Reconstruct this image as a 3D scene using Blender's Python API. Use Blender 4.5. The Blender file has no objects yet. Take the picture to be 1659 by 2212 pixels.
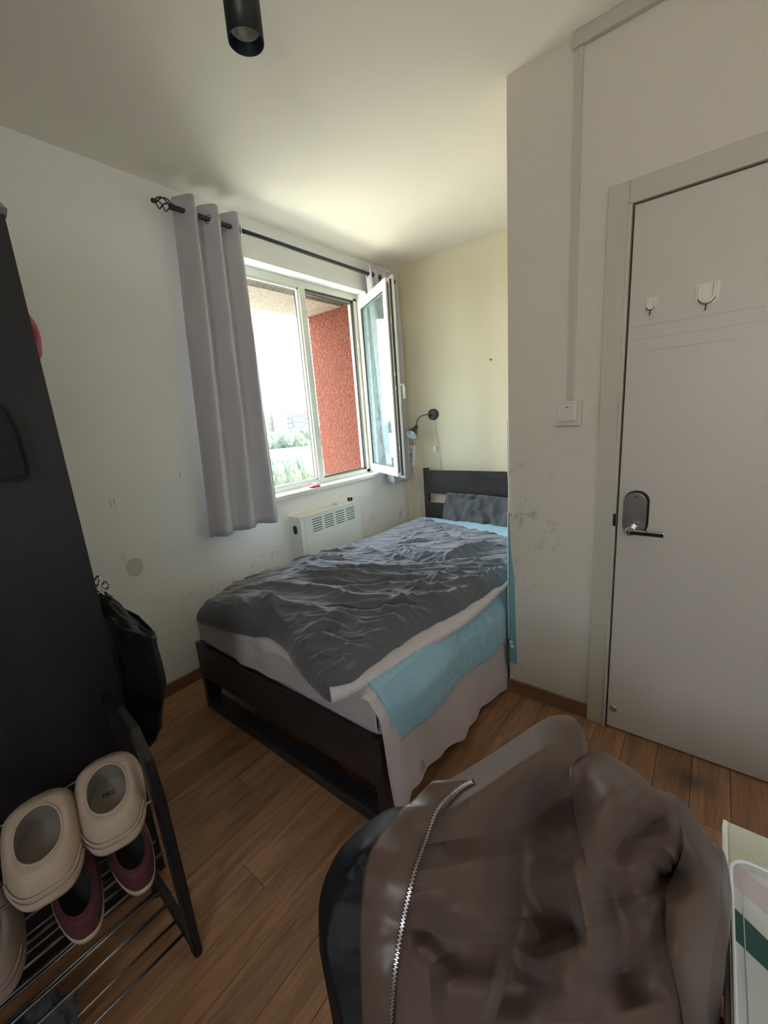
import bpy, bmesh, math, random
import numpy as np
from mathutils import Vector, Matrix, noise
random.seed(7)
PI = math.pi
S = bpy.context.scene
COL = S.collection

# ------------------------------------------------------------------ camera
F_PX = 886.3
R = np.array([[0.78495626, 0.61517548, -0.07350371],
              [0.08156679, -0.22022081, -0.97203377],
              [-0.61415839, 0.75700853, -0.22304159]])
EYE = np.array([0.0, 0.0, 1.45])
cam_d = bpy.data.cameras.new('camera')
cam = bpy.data.objects.new('camera', cam_d)
COL.objects.link(cam)
cam_d.sensor_fit = 'VERTICAL'
cam_d.sensor_height = 24
cam_d.lens = F_PX / 2212 * 24
cam_d.clip_start = 0.02
cam_d.clip_end = 3000
rt, dn, fw = R
M = Matrix(((rt[0], -dn[0], -fw[0], 0), (rt[1], -dn[1], -fw[1], 0), (rt[2], -dn[2], -fw[2], 1.45), (0, 0, 0, 1)))
cam.matrix_world = M
S.camera = cam

# ------------------------------------------------------------------ world, sun, exposure
W = bpy.data.worlds.new('sky')
S.world = W
W.use_nodes = True
nt = W.node_tree
nt.nodes.clear()
wo = nt.nodes.new('ShaderNodeOutputWorld')
bg = nt.nodes.new('ShaderNodeBackground')
tc = nt.nodes.new('ShaderNodeTexCoord')
sp = nt.nodes.new('ShaderNodeSeparateXYZ')
mr = nt.nodes.new('ShaderNodeValToRGB')
nt.links.new(tc.outputs['Generated'], sp.inputs[0])
nt.links.new(sp.outputs['Z'], mr.inputs[0])
nt.links.new(mr.outputs[0], bg.inputs[0])
nt.links.new(bg.outputs[0], wo.inputs[0])
e = mr.color_ramp.elements
e[0].position = 0.0
e[0].color = (1.0, 0.95, 0.88, 1)
e[1].position = 0.7
e[1].color = (0.62, 0.80, 1.0, 1)
bg.inputs[1].default_value = 7.5
sun_d = bpy.data.lights.new('sun', 'SUN')
sun_d.energy = 24
sun_d.angle = 0.02
sun_d.color = (1.0, 0.86, 0.66)
sun = bpy.data.objects.new('sun', sun_d)
COL.objects.link(sun)
sun.rotation_euler = (math.radians(-30), math.radians(42), 0)
por_d = bpy.data.lights.new('sky_portal', 'AREA')
por_d.shape = 'RECTANGLE'
por_d.size = 1.3
por_d.size_y = 1.5
por_d.cycles.is_portal = True
por = bpy.data.objects.new('sky_portal', por_d)
COL.objects.link(por)
por.location = (-2.47, 2.17, 1.7)
por.rotation_euler = Vector((1, 0, 0)).to_track_quat('-Z', 'Y').to_euler()
por2_d = bpy.data.lights.new('sky_portal', 'AREA')  # portal for the added window behind the camera
por2_d.shape = 'RECTANGLE'
por2_d.size = .6
por2_d.size_y = .9
por2_d.cycles.is_portal = True
por2 = bpy.data.objects.new('sky_portal', por2_d)
COL.objects.link(por2)
por2.location = (.5, -1.5, 1.8)
por2.rotation_euler = Vector((0, 1, 0)).to_track_quat('-Z', 'Z').to_euler()
S.view_settings.view_transform = 'Standard'
S.view_settings.look = 'None'
S.view_settings.gamma = 1
S.view_settings.use_curve_mapping = False
S.view_settings.exposure = 1.5
S.cycles.max_bounces = 16
S.cycles.diffuse_bounces = 10
S.cycles.transparent_max_bounces = 16

# ------------------------------------------------------------------ helpers
def ray(u, v):
    return R.T @ np.array([u - 829.5, v - 1106.0, F_PX])
def on(u, v, ax, val):
    """point where the sight line of a pixel meets an axis plane"""
    d = ray(u, v)
    i = 'xyz'.index(ax)
    return EYE + d * ((val - EYE[i]) / d[i])
def onz(l, z):
    return [tuple(on(u, v, 'z', z)) for u, v in l]
def dep(u, v, w):
    return EYE + ray(u, v) * (w / F_PX)
def c4(l):
    return [(400 + .434 * a, 1100 + .434 * b) for a, b in l]
def c6(l):
    return [(680 + .59 * a, 1500 + .59 * b) for a, b in l]

def obj(name, bm_or_me, m=None, parent=None, smooth=False, kind=None, label=None, loc=None):
    if isinstance(bm_or_me, bmesh.types.BMesh):
        me = bpy.data.meshes.new(name)
        bm_or_me.to_mesh(me)
        bm_or_me.free()
    else:
        me = bm_or_me
    if m is not None and not me.materials:
        me.materials.append(m)
    if smooth:
        me.polygons.foreach_set('use_smooth', [True] * len(me.polygons))
    o = bpy.data.objects.new(name, me)
    COL.objects.link(o)
    if parent is not None:
        o.parent = parent
    if loc is not None:
        o.location = loc
    if kind:
        o['kind'] = kind
    if label:
        o['label'] = label
    return o
def tag(o, label, cat, group=None):
    o['label'] = label
    o['category'] = cat
    if group:
        o['group'] = group
    return o
def thing(name, label, cat, group=None, loc=(0, 0, 0), rot=(0, 0, 0)):
    o = bpy.data.objects.new(name, None)
    o.empty_display_size = .05
    COL.objects.link(o)
    o.location = loc
    o.rotation_euler = rot
    return tag(o, label, cat, group)
def struct(name, bm=None, m=None, smooth=False):
    if bm is None:
        o = bpy.data.objects.new(name, None)
        COL.objects.link(o)
    else:
        o = obj(name, bm, m, smooth=smooth)
    o['kind'] = 'structure'
    return o
def BM():
    return bmesh.new()
def box(bm, x0, x1, y0, y1, z0, z1, bev=0.0, mat=None, seg=2):
    vs = [bm.verts.new((x, y, z)) for x in (x0, x1) for y in (y0, y1) for z in (z0, z1)]
    fs = [bm.faces.new([vs[i] for i in q]) for q in
          ((0, 1, 3, 2), (4, 6, 7, 5), (0, 4, 5, 1), (2, 3, 7, 6), (0, 2, 6, 4), (1, 5, 7, 3))]
    if mat is not None:
        bmesh.ops.transform(bm, matrix=mat, verts=vs)
    if bev > 0:
        es = list({ed for f in fs for ed in f.edges})
        bmesh.ops.bevel(bm, geom=es, offset=bev, segments=seg, affect='EDGES', profile=.6)
    return bm
def boxbm(*a, **k):
    return box(BM(), *a, **k)
def frame_dir(d):
    d = Vector(d).normalized()
    up = Vector((0, 0, 1)) if abs(d.z) < .9 else Vector((1, 0, 0))
    a = d.cross(up).normalized()
    return a, a.cross(d)
def tube(bm, pts, r, n=8, cap=True):
    pts = [Vector(p) for p in pts]
    rings = []
    rr = r if isinstance(r, (list, tuple)) else [r] * len(pts)
    a = None
    for i, p in enumerate(pts):
        d = (pts[min(i + 1, len(pts) - 1)] - pts[max(i - 1, 0)])
        if a is None:
            a, b = frame_dir(d)
        else:
            d.normalize()
            a = (a - d * a.dot(d)).normalized()
            b = d.cross(a)
        b = d.normalized().cross(a)
        rings.append([bm.verts.new(p + (a * math.cos(t) + b * math.sin(t)) * rr[i]) for t in [2 * PI * k / n for k in range(n)]])
    for i in range(len(rings) - 1):
        for k in range(n):
            bm.faces.new((rings[i][k], rings[i][(k + 1) % n], rings[i + 1][(k + 1) % n], rings[i + 1][k]))
    if cap:
        bm.faces.new(rings[0][::-1])
        bm.faces.new(rings[-1])
    return bm
def spline(pts, n=8):
    """Catmull-Rom"""
    P = [np.array(p, float) for p in pts]
    P = [2 * P[0] - P[1]] + P + [2 * P[-1] - P[-2]]
    out = []
    for i in range(1, len(P) - 2):
        for k in range(n):
            t = k / n
            out.append(0.5 * ((2 * P[i]) + (-P[i - 1] + P[i + 1]) * t + (2 * P[i - 1] - 5 * P[i] + 4 * P[i + 1] - P[i + 2]) * t * t + (-P[i - 1] + 3 * P[i] - 3 * P[i + 1] + P[i + 2]) * t ** 3))
    out.append(P[-2])
    return out
def resample(pts, n):
    P = np.array(pts, float)
    s = np.concatenate([[0], np.cumsum(np.linalg.norm(np.diff(P, axis=0), axis=1))])
    t = np.linspace(0, s[-1], n)
    return np.stack([np.interp(t, s, P[:, k]) for k in range(P.shape[1])], 1)
def lathe(bm, prof, n=24, mat=None, cap0=False, cap1=False):
    rings = []
    for r, z in prof:
        rings.append([bm.verts.new((r * math.cos(2 * PI * k / n), r * math.sin(2 * PI * k / n), z)) for k in range(n)])
    for i in range(len(rings) - 1):
        for k in range(n):
            bm.faces.new((rings[i][k], rings[i][(k + 1) % n], rings[i + 1][(k + 1) % n], rings[i + 1][k]))
    if cap0:
        bm.faces.new(rings[0][::-1])
    if cap1:
        bm.faces.new(rings[-1])
    if mat is not None:
        bmesh.ops.transform(bm, matrix=mat, verts=[v for r_ in rings for v in r_])
    return bm
def prism(bm, pts, axis, a, b, bev=0):
    """extrude an outline (2 coords) along axis from a to b"""
    def mk(p, h):
        return {'x': (h, p[0], p[1]), 'y': (p[0], h, p[1]), 'z': (p[0], p[1], h)}[axis]
    v0 = [bm.verts.new(mk(p, a)) for p in pts]
    v1 = [bm.verts.new(mk(p, b)) for p in pts]
    n = len(pts)
    fs = [bm.faces.new(v0), bm.faces.new(v1[::-1])]
    for i in range(n):
        fs.append(bm.faces.new((v0[i], v1[i], v1[(i + 1) % n], v0[(i + 1) % n])))
    bmesh.ops.recalc_face_normals(bm, faces=fs)
    if bev > 0:
        es = list(set(fs[0].edges) | set(fs[1].edges))
        bmesh.ops.bevel(bm, geom=es, offset=bev, segments=2, affect='EDGES')
    return bm
def rrect(w, h, r, n=5, cx=0, cy=0):
    out = []
    for sx, sy, a0 in ((1, 1, 0), (-1, 1, 90), (-1, -1, 180), (1, -1, 270)):
        for k in range(n + 1):
            t = math.radians(a0 + 90 * k / n)
            out.append((cx + sx * (w / 2 - r) + r * math.cos(t), cy + sy * (h / 2 - r) + r * math.sin(t)))
    return out
def gridmesh(name, P, m, parent=None, closed_u=False, thick=0.0, sub=0, **k):
    """P: array (nu, nv, 3)"""
    nu, nv = P.shape[:2]
    vs = P.reshape(-1, 3)
    fs = []
    for i in range(nu - (0 if closed_u else 1)):
        for j in range(nv - 1):
            i2 = (i + 1) % nu
            fs.append((i * nv + j, i2 * nv + j, i2 * nv + j + 1, i * nv + j + 1))
    me = bpy.data.meshes.new(name)
    me.from_pydata(vs.tolist(), [], fs)
    me.update()
    o = obj(name, me, m, parent, smooth=True, **k)
    if thick:
        md = o.modifiers.new('thickness', 'SOLIDIFY')
        md.thickness = thick
        md.offset = 0
    if sub:
        md = o.modifiers.new('smooth', 'SUBSURF')
        md.levels = sub
        md.render_levels = sub
    return o
def segdist(X, Y, pts):
    """distance from (X,Y) arrays to polyline, plus fraction along"""
    best = np.full(X.shape, 1e9)
    fr = np.zeros(X.shape)
    n = len(pts) - 1
    for i in range(n):
        ax, ay = pts[i][:2]
        bx, by = pts[i + 1][:2]
        dx, dy = bx - ax, by - ay
        L = dx * dx + dy * dy + 1e-12
        t = np.clip(((X - ax) * dx + (Y - ay) * dy) / L, 0, 1)
        d = np.hypot(X - ax - t * dx, Y - ay - t * dy)
        mk = d < best
        best = np.where(mk, d, best)
        fr = np.where(mk, (i + t) / n, fr)
    return best, fr
def fbm(x, y, z=0.0, o=3):
    v = 0
    a = 1
    for k in range(o):
        v += a * noise.noise((x * 2 ** k, y * 2 ** k, z + k * 7.1))
        a *= .5
    return v
FB = np.vectorize(fbm, excluded=['o'])

# ------------------------------------------------------------------ materials
def mat(name, col, rough=.6, metal=0, bump=0, bscale=60, var=0, vscale=3, col2=None, spec=.5, trans=0, sheen=0, coords='Object', stretch=None, detail=4, coat=0):
    m = bpy.data.materials.new(name)
    m.use_nodes = True
    t = m.node_tree
    b = t.nodes['Principled BSDF']
    b.inputs['Base Color'].default_value = (*col, 1)
    b.inputs['Roughness'].default_value = rough
    b.inputs['Metallic'].default_value = metal
    b.inputs['Specular IOR Level'].default_value = spec
    b.inputs['Sheen Weight'].default_value = sheen
    b.inputs['Coat Weight'].default_value = coat
    b.inputs['Transmission Weight'].default_value = trans
    if bump or var:
        co = t.nodes.new('ShaderNodeTexCoord')
        mp = t.nodes.new('ShaderNodeMapping')
        t.links.new(co.outputs[coords], mp.inputs[0])
        if stretch:
            mp.inputs['Scale'].default_value = stretch
    if bump:
        n = t.nodes.new('ShaderNodeTexNoise')
        n.inputs['Scale'].default_value = bscale
        n.inputs['Detail'].default_value = detail
        bp = t.nodes.new('ShaderNodeBump')
        bp.inputs['Strength'].default_value = bump
        bp.inputs['Distance'].default_value = .01
        t.links.new(mp.outputs[0], n.inputs[0])
        t.links.new(n.outputs[0], bp.inputs['Height'])
        t.links.new(bp.outputs[0], b.inputs['Normal'])
    if var:
        n2 = t.nodes.new('ShaderNodeTexNoise')
        n2.inputs['Scale'].default_value = vscale
        n2.inputs['Detail'].default_value = 5
        mx = t.nodes.new('ShaderNodeMix')
        mx.data_type = 'RGBA'
        c2 = col2 or tuple(c * .7 for c in col)
        mx.inputs[6].default_value = (*col, 1)
        mx.inputs[7].default_value = (*c2, 1)
        rp = t.nodes.new('ShaderNodeMapRange')
        rp.inputs[1].default_value = .5 - .35 * (1.1 - var)
        rp.inputs[2].default_value = .8
        t.links.new(mp.outputs[0], n2.inputs[0])
        t.links.new(n2.outputs[0], rp.inputs[0])
        t.links.new(rp.outputs[0], mx.inputs[0])
        t.links.new(mx.outputs[2], b.inputs['Base Color'])
    return m
def wall_mat(name, col, scuff=0.0, zmax=1.3, box=None):
    """paint with faint roller texture and, low down, scuff marks"""
    m = mat(name, col, .75, bump=.06, bscale=220, spec=.25)
    if scuff:
        t = m.node_tree
        b = t.nodes['Principled BSDF']
        co = t.nodes.new('ShaderNodeTexCoord')
        n = t.nodes.new('ShaderNodeTexNoise')
        n.inputs['Scale'].default_value = 11
        n.inputs['Detail'].default_value = 9
        n.inputs['Roughness'].default_value = .72
        n.inputs['Distortion'].default_value = .6
        n3 = t.nodes.new('ShaderNodeTexNoise')
        n3.inputs['Scale'].default_value = 2.3
        t.links.new(co.outputs['Object'], n3.inputs[0])
        t.links.new(co.outputs['Object'], n.inputs[0])
        r = t.nodes.new('ShaderNodeMapRange')
        r.inputs[1].default_value = .55
        r.inputs[2].default_value = .70
        t.links.new(n.outputs[0], r.inputs[0])
        r3 = t.nodes.new('ShaderNodeMapRange')
        r3.inputs[1].default_value = .42
        r3.inputs[2].default_value = .58
        t.links.new(n3.outputs[0], r3.inputs[0])
        sx = t.nodes.new('ShaderNodeSeparateXYZ')
        t.links.new(co.outputs['Object'], sx.inputs[0])
        zr = t.nodes.new('ShaderNodeMapRange')
        zr.inputs[1].default_value = zmax
        zr.inputs[2].default_value = zmax - .5
        t.links.new(sx.outputs['Z'], zr.inputs[0])
        a = t.nodes.new('ShaderNodeMath')
        a.operation = 'MULTIPLY'
        t.links.new(r.outputs[0], a.inputs[0])
        t.links.new(zr.outputs[0], a.inputs[1])
        a2 = t.nodes.new('ShaderNodeMath')
        a2.operation = 'MULTIPLY'
        t.links.new(a.outputs[0], a2.inputs[0])
        t.links.new(r3.outputs[0], a2.inputs[1])
        a3 = t.nodes.new('ShaderNodeMath')
        a3.operation = 'MULTIPLY'
        a3.inputs[1].default_value = scuff
        t.links.new(a2.outputs[0], a3.inputs[0])
        mx = t.nodes.new('ShaderNodeMix')
        mx.data_type = 'RGBA'
        mx.inputs[6].default_value = (*col, 1)
        mx.inputs[7].default_value = (.16, .14, .12, 1)
        t.links.new(a3.outputs[0], mx.inputs[0])
        t.links.new(mx.outputs[2], b.inputs['Base Color'])
    return m
def wood_mat(name, c1, c2, rough=.42, axis='Y', rand=True, scale=1.0):
    m = mat(name, c1, rough)
    t = m.node_tree
    b = t.nodes['Principled BSDF']
    co = t.nodes.new('ShaderNodeTexCoord')
    oi = t.nodes.new('ShaderNodeObjectInfo')
    ad = t.nodes.new('ShaderNodeVectorMath')
    ad.operation = 'MULTIPLY_ADD'
    cx = t.nodes.new('ShaderNodeCombineXYZ')
    for k in range(3):
        t.links.new(oi.outputs['Random'], cx.inputs[k])
    ad.inputs[1].default_value = (37, 53, 11)
    t.links.new(cx.outputs[0], ad.inputs[0])
    t.links.new(co.outputs['Object'], ad.inputs[2])
    mp = t.nodes.new('ShaderNodeMapping')
    st = {'X': (1.3, 16, 16), 'Y': (16, 1.3, 16), 'Z': (16, 16, 1.3)}[axis]
    mp.inputs['Scale'].default_value = tuple(s * scale for s in st)
    t.links.new(ad.outputs[0], mp.inputs[0])
    n = t.nodes.new('ShaderNodeTexNoise')
    n.inputs['Scale'].default_value = 1.6
    n.inputs['Detail'].default_value = 8
    n.inputs['Roughness'].default_value = .62
    n.inputs['Distortion'].default_value = 1.4
    t.links.new(mp.outputs[0], n.inputs[0])
    n2 = t.nodes.new('ShaderNodeTexNoise')
    n2.inputs['Scale'].default_value = 7
    n2.inputs['Detail'].default_value = 3
    t.links.new(mp.outputs[0], n2.inputs[0])
    mixn = t.nodes.new('ShaderNodeMath')
    mixn.operation = 'MULTIPLY_ADD'
    mixn.inputs[1].default_value = .3
    t.links.new(n2.outputs[0], mixn.inputs[0])
    t.links.new(n.outputs[0], mixn.inputs[2])
    r = t.nodes.new('ShaderNodeMapRange')
    r.inputs[1].default_value = .5
    r.inputs[2].default_value = .84
    t.links.new(mixn.outputs[0], r.inputs[0])
    mx = t.nodes.new('ShaderNodeMix')
    mx.data_type = 'RGBA'
    mx.inputs[6].default_value = (*c1, 1)
    mx.inputs[7].default_value = (*c2, 1)
    t.links.new(r.outputs[0], mx.inputs[0])
    hs = t.nodes.new('ShaderNodeHueSaturation')
    t.links.new(mx.outputs[2], hs.inputs['Color'])
    vr = t.nodes.new('ShaderNodeMapRange')
    vr.inputs[3].default_value = .84
    vr.inputs[4].default_value = 1.12
    t.links.new(oi.outputs['Random'], vr.inputs[0])
    if rand:
        t.links.new(vr.outputs[0], hs.inputs['Value'])
    t.links.new(hs.outputs[0], b.inputs['Base Color'])
    bp = t.nodes.new('ShaderNodeBump')
    bp.inputs['Strength'].default_value = .12
    bp.inputs['Distance'].default_value = .004
    t.links.new(mixn.outputs[0], bp.inputs['Height'])
    t.links.new(bp.outputs[0], b.inputs['Normal'])
    return m
def glass_mat(name, dirt, tint=(.95, .98, .98), dirt_col=(.75, .8, .8), dscale=9):
    m = bpy.data.materials.new(name)
    m.use_nodes = True
    t = m.node_tree
    t.nodes.clear()
    out = t.nodes.new('ShaderNodeOutputMaterial')
    tr = t.nodes.new('ShaderNodeBsdfTransparent')
    tr.inputs[0].default_value = (*tint, 1)
    gl = t.nodes.new('ShaderNodeBsdfGlossy')
    gl.inputs['Roughness'].default_value = .02
    fr = t.nodes.new('ShaderNodeFresnel')
    ge = t.nodes.new('ShaderNodeNewGeometry')
    io = t.nodes.new('ShaderNodeMapRange')
    io.inputs[3].default_value = 1.5
    io.inputs[4].default_value = 1 / 1.5
    t.links.new(ge.outputs['Backfacing'], io.inputs[0])
    t.links.new(io.outputs[0], fr.inputs[0])
    m1 = t.nodes.new('ShaderNodeMixShader')
    rs_ = t.nodes.new('ShaderNodeMath')
    rs_.operation = 'MULTIPLY'
    rs_.inputs[1].default_value = .30
    t.links.new(fr.outputs[0], rs_.inputs[0])
    t.links.new(rs_.outputs[0], m1.inputs[0])
    t.links.new(tr.outputs[0], m1.inputs[1])
    t.links.new(gl.outputs[0], m1.inputs[2])
    df = t.nodes.new('ShaderNodeBsdfDiffuse')
    df.inputs[0].default_value = (*dirt_col, 1)
    tl = t.nodes.new('ShaderNodeBsdfTranslucent')
    tl.inputs[0].default_value = (*dirt_col, 1)
    m2 = t.nodes.new('ShaderNodeMixShader')
    m2.inputs[0].default_value = .5
    t.links.new(df.outputs[0], m2.inputs[1])
    t.links.new(tl.outputs[0], m2.inputs[2])
    co = t.nodes.new('ShaderNodeTexCoord')
    n = t.nodes.new('ShaderNodeTexNoise')
    n.inputs['Scale'].default_value = dscale
    n.inputs['Detail'].default_value = 8
    n.inputs['Roughness'].default_value = .7
    t.links.new(co.outputs['Object'], n.inputs[0])
    r = t.nodes.new('ShaderNodeMapRange')
    r.inputs[1].default_value = .35
    r.inputs[2].default_value = .7
    r.inputs[3].default_value = dirt * .35
    r.inputs[4].default_value = dirt * 1.5
    t.links.new(n.outputs[0], r.inputs[0])
    m3 = t.nodes.new('ShaderNodeMixShader')
    t.links.new(r.outputs[0], m3.inputs[0])
    t.links.new(m1.outputs[0], m3.inputs[1])
    t.links.new(m2.outputs[0], m3.inputs[2])
    t.links.new(m3.outputs[0], out.inputs[0])
    return m
def fabric(name, col, rough=.85, weave=700, bump=.15, wr=0.0, wscale=14, sheen=.2, var=.0, stretch=None, col2=None):
    m = mat(name, col, rough, bump=bump, bscale=weave, spec=.25, sheen=sheen, var=var, vscale=5, col2=col2)
    if wr:
        t = m.node_tree
        b = t.nodes['Principled BSDF']
        old = b.inputs['Normal'].links[0].from_node
        n = t.nodes.new('ShaderNodeTexNoise')
        n.inputs['Scale'].default_value = wscale
        n.inputs['Detail'].default_value = 5
        n.inputs['Distortion'].default_value = .9
        bp = t.nodes.new('ShaderNodeBump')
        bp.inputs['Strength'].default_value = wr
        bp.inputs['Distance'].default_value = .03
        co = t.nodes.new('ShaderNodeTexCoord')
        mp = t.nodes.new('ShaderNodeMapping')
        if stretch:
            mp.inputs['Rotation'].default_value = stretch[1]
            mp.inputs['Scale'].default_value = stretch[0]
        t.links.new(co.outputs['Object'], mp.inputs[0])
        t.links.new(mp.outputs[0], n.inputs[0])
        t.links.new(n.outputs[0], bp.inputs['Height'])
        t.links.new(bp.outputs[0], old.inputs['Normal'])
    return m

paint = wall_mat('white_paint', (.83, .835, .815), .55, 1.0)
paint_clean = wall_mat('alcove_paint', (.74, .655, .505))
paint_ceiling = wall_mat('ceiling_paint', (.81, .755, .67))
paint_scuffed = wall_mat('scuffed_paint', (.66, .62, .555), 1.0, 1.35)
frame_white = mat('window_frame_white', (.74, .75, .69), .35, var=.3, vscale=6, col2=(.6, .6, .52))
pvc_warm = mat('sash_profile_white', (.78, .77, .70), .3)
dark_gasket = mat('dark_gasket', (.03, .035, .04), .5)
door_white = mat('door_laminate', (.58, .545, .50), .45, bump=.03, bscale=300)
casing_mat = mat('door_casing_cream', (.53, .50, .43), .45)
plastic_white = mat('white_plastic', (.8, .79, .74), .35)
plastic_trunk = mat('trunking_plastic', (.50, .485, .43), .45)
black_wood = wood_mat('black_brown_wood', (.018, .0155, .0165), (.040, .034, .035), .36, 'X', False)
wardrobe_mat = wood_mat('black_wardrobe_foil', (.011, .011, .0145), (.017, .017, .0215), .42, 'Z', False)
floor_wood = wood_mat('floor_laminate', (.44, .235, .125), (.23, .11, .055), .38, 'Y', True)
base_wood = wood_mat('baseboard_wood', (.26, .15, .085), (.15, .08, .04), .45, 'X', False)
base_wood_y = wood_mat('baseboard_wood_side', (.26, .15, .085), (.15, .08, .04), .45, 'Y', False)
curtain_mat = fabric('grey_curtain', (.50, .49, .53), .8, 900, .1)
duvet_mat = fabric('charcoal_cotton', (.108, .110, .124), .72, 900, .1, .22, 16, .4, stretch=((2.2, .9, 1), (0, 0, .35)))
pillow_mat = fabric('charcoal_pillowcase', (.085, .085, .094), .8, 900, .1, .3, 9, .2)
under_mat = fabric('pale_mauve_cotton', (.62, .57, .60), .8, 900, .1, .35, 18, .2)
sheet_mat = fabric('mauve_grey_sheet', (.58, .53, .54), .82, 900, .1, .35, 10, .2)
pad_mat = fabric('light_blue_cotton', (.30, .52, .63), .75, 900, .1, .4, 14, .25)
teal_mat = mat('teal_vinyl', (.16, .40, .44), .5)
brown_suede = fabric('brown_suede', (.105, .066, .048), .6, 1100, .06, .0, 7, .12, var=.4, col2=(.082, .052, .038))
brown_facing = mat('brown_satin_facing', (.10, .064, .048), .42, bump=.02, bscale=9, spec=.4)
black_nylon = mat('black_nylon', (.008, .009, .011), .55, bump=.08, bscale=9, spec=.2, stretch=(1, 1, .6))
chrome = mat('chrome', (.62, .62, .62), .22, 1)
brushed = mat('brushed_steel', (.40, .38, .37), .32, 1)
zip_metal = mat('zip_metal', (.42, .39, .38), .4, 1)
black_metal = mat('black_metal', (.012, .014, .016), .42)
rod_metal = mat('curtain_rod_blue_black', (.018, .028, .038), .38)
black_plastic = mat('black_plastic', (.012, .012, .014), .3)
clog_mat = mat('beige_foam', (.45, .355, .285), .7, bump=.05, bscale=200)
clog_mat2 = mat('taupe_foam', (.30, .235, .205), .7, bump=.05, bscale=200)
insole_mat = mat('grey_insole', (.24, .205, .175), .8)
burgundy = mat('burgundy_canvas', (.10, .022, .032), .75, bump=.2, bscale=600)
sneaker_in = mat('sneaker_lining', (.03, .025, .025), .85)
cream_rubber = mat('cream_rubber', (.50, .44, .34), .6)
steel_rod = mat('steel_rod', (.5, .5, .52), .25, 1)
rad_mat = mat('radiator_cover_white', (.78, .82, .79), .4)
rad_dark = mat('radiator_inside', (.10, .11, .105), .7)
pink_mat = mat('pink_plastic', (.75, .08, .16), .45)
bag_mat = mat('black_bin_bag', (.008, .009, .011), .28, bump=.55, bscale=11)
stain_mat = mat('grey_stain', (.60, .595, .56), .8)
orange_render = None
def render_wall():
    m = mat('terracotta_render', (.115, .040, .026), .9, spec=.1)
    t = m.node_tree
    b = t.nodes['Principled BSDF']
    co = t.nodes.new('ShaderNodeTexCoord')
    v = t.nodes.new('ShaderNodeTexNoise')
    v.inputs['Scale'].default_value = 34
    v.inputs['Detail'].default_value = 3
    v.inputs['Distortion'].default_value = 1.2
    t.links.new(co.outputs['Object'], v.inputs[0])
    r = t.nodes.new('ShaderNodeMapRange')
    r.inputs[1].default_value = .4
    r.inputs[2].default_value = .62
    t.links.new(v.outputs[0], r.inputs[0])
    bp = t.nodes.new('ShaderNodeBump')
    bp.inputs['Strength'].default_value = .9
    bp.inputs['Distance'].default_value = .012
    t.links.new(r.outputs[0], bp.inputs['Height'])
    t.links.new(bp.outputs[0], b.inputs['Normal'])
    return m
orange_render = render_wall()
soffit_mat = mat('pebbled_soffit', (.165, .125, .10), .9, bump=.8, bscale=60, var=.9, vscale=60, col2=(.05, .028, .02))
clear_glass = glass_mat('window_glass', .035)
dirty_glass = glass_mat('dirty_sash_glass', .24, (.80, .88, .88), (.36, .42, .44), 14)

# ------------------------------------------------------------------ room shell
XW, XR, YB, YF, CZ, YP, XP = -2.32, 1.25, 3.2, -1.3, 2.69, 1.85, -0.735
WY0, WY1, WZ0, WZ1 = 1.40, 2.835, 0.985, 2.46      # window opening
# wall with the window
bm = BM()
T = .24
box(bm, XW - T, XW, YF, WY0, 0, CZ)
box(bm, XW - T, XW, WY1, YB, 0, CZ)
box(bm, XW - T, XW, WY0, WY1, 0, WZ0 - .03)
box(bm, XW - T, XW, WY0, WY1, WZ1, CZ)
struct('wall_left', bm, paint)
struct('wall_back', boxbm(XW - T, XP + .2, YB, YB + .2, 0, CZ), paint_clean)
bm = BM()
DX0, DX1, DZ = -.293, .60, 2.105
box(bm, XP, DX0 - .03, YP, YB, 0, CZ)
box(bm, DX0 - .03, DX1 + .05, YP, YP + .16, DZ + .03, CZ)
box(bm, DX1 + .05, XR, YP, YP + .16, 0, CZ)
struct('wall_right', bm, paint_scuffed)
bm = BM()
B0, B1, B2, B3 = .2, .8, 1.35, 2.25
box(bm, XW - T, B0, YF - .2, YF, 0, CZ)
box(bm, B1, XR + .2, YF - .2, YF, 0, CZ)
box(bm, B0, B1, YF - .2, YF, 0, B2)
box(bm, B0, B1, YF - .2, YF, B3, CZ)
struct('wall_behind', bm, paint)
fill_win = struct('added_fill_window')  # unseen window, added behind the camera to let in fill light
bm = BM()
box(bm, B0, B1, YF - .14, YF - .08, B2, B2 + .05)
box(bm, B0, B1, YF - .14, YF - .08, B3 - .05, B3)
for a_ in (B0, (B0 + B1) / 2 - .025, B1 - .05):
    box(bm, a_, a_ + .05, YF - .14, YF - .08, B2 + .05, B3 - .05)
obj('frame', bm, frame_white, fill_win)
struct('wall_side', boxbm(XR, XR + .2, YF, YP + .2, 0, CZ), paint)
struct('ceiling', boxbm(XW - T, XR + .2, YF - .2, YB + .2, CZ, CZ + .2), paint_ceiling)
struct('door_light_block', boxbm(DX0 - .03, DX1 + .05, YP + .13, YP + .16, 0, DZ + .03), paint)  # unseen panel added behind the leaf to block light leaking round the door
# floor: slab with separate laminate planks on it
floor = struct('floor', boxbm(XW - T, XR + .2, YF - .2, YB + .2, -.15, -.012), mat('screed', (.05, .035, .025), .9))
pw, pl = .118, 1.21
pm = bpy.data.meshes.new('plank')
b_ = boxbm(0, pw - .0012, 0, pl - .0012, -.0125, 0, bev=.0012, seg=1)
b_.to_mesh(pm)
b_.free()
pm.materials.append(floor_wood)
x = XW + .002
row = 0
while x < XR:
    y = YF + .002 - (0, .43, .81, .2, .62, 1.02)[row % 6]
    while y < YB:
        if not (x > XP + .01 and y > YP + .05):
            obj('plank', pm, None, floor, loc=(x, y, 0))
        y += pl
    x += pw
    row += 1
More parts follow.
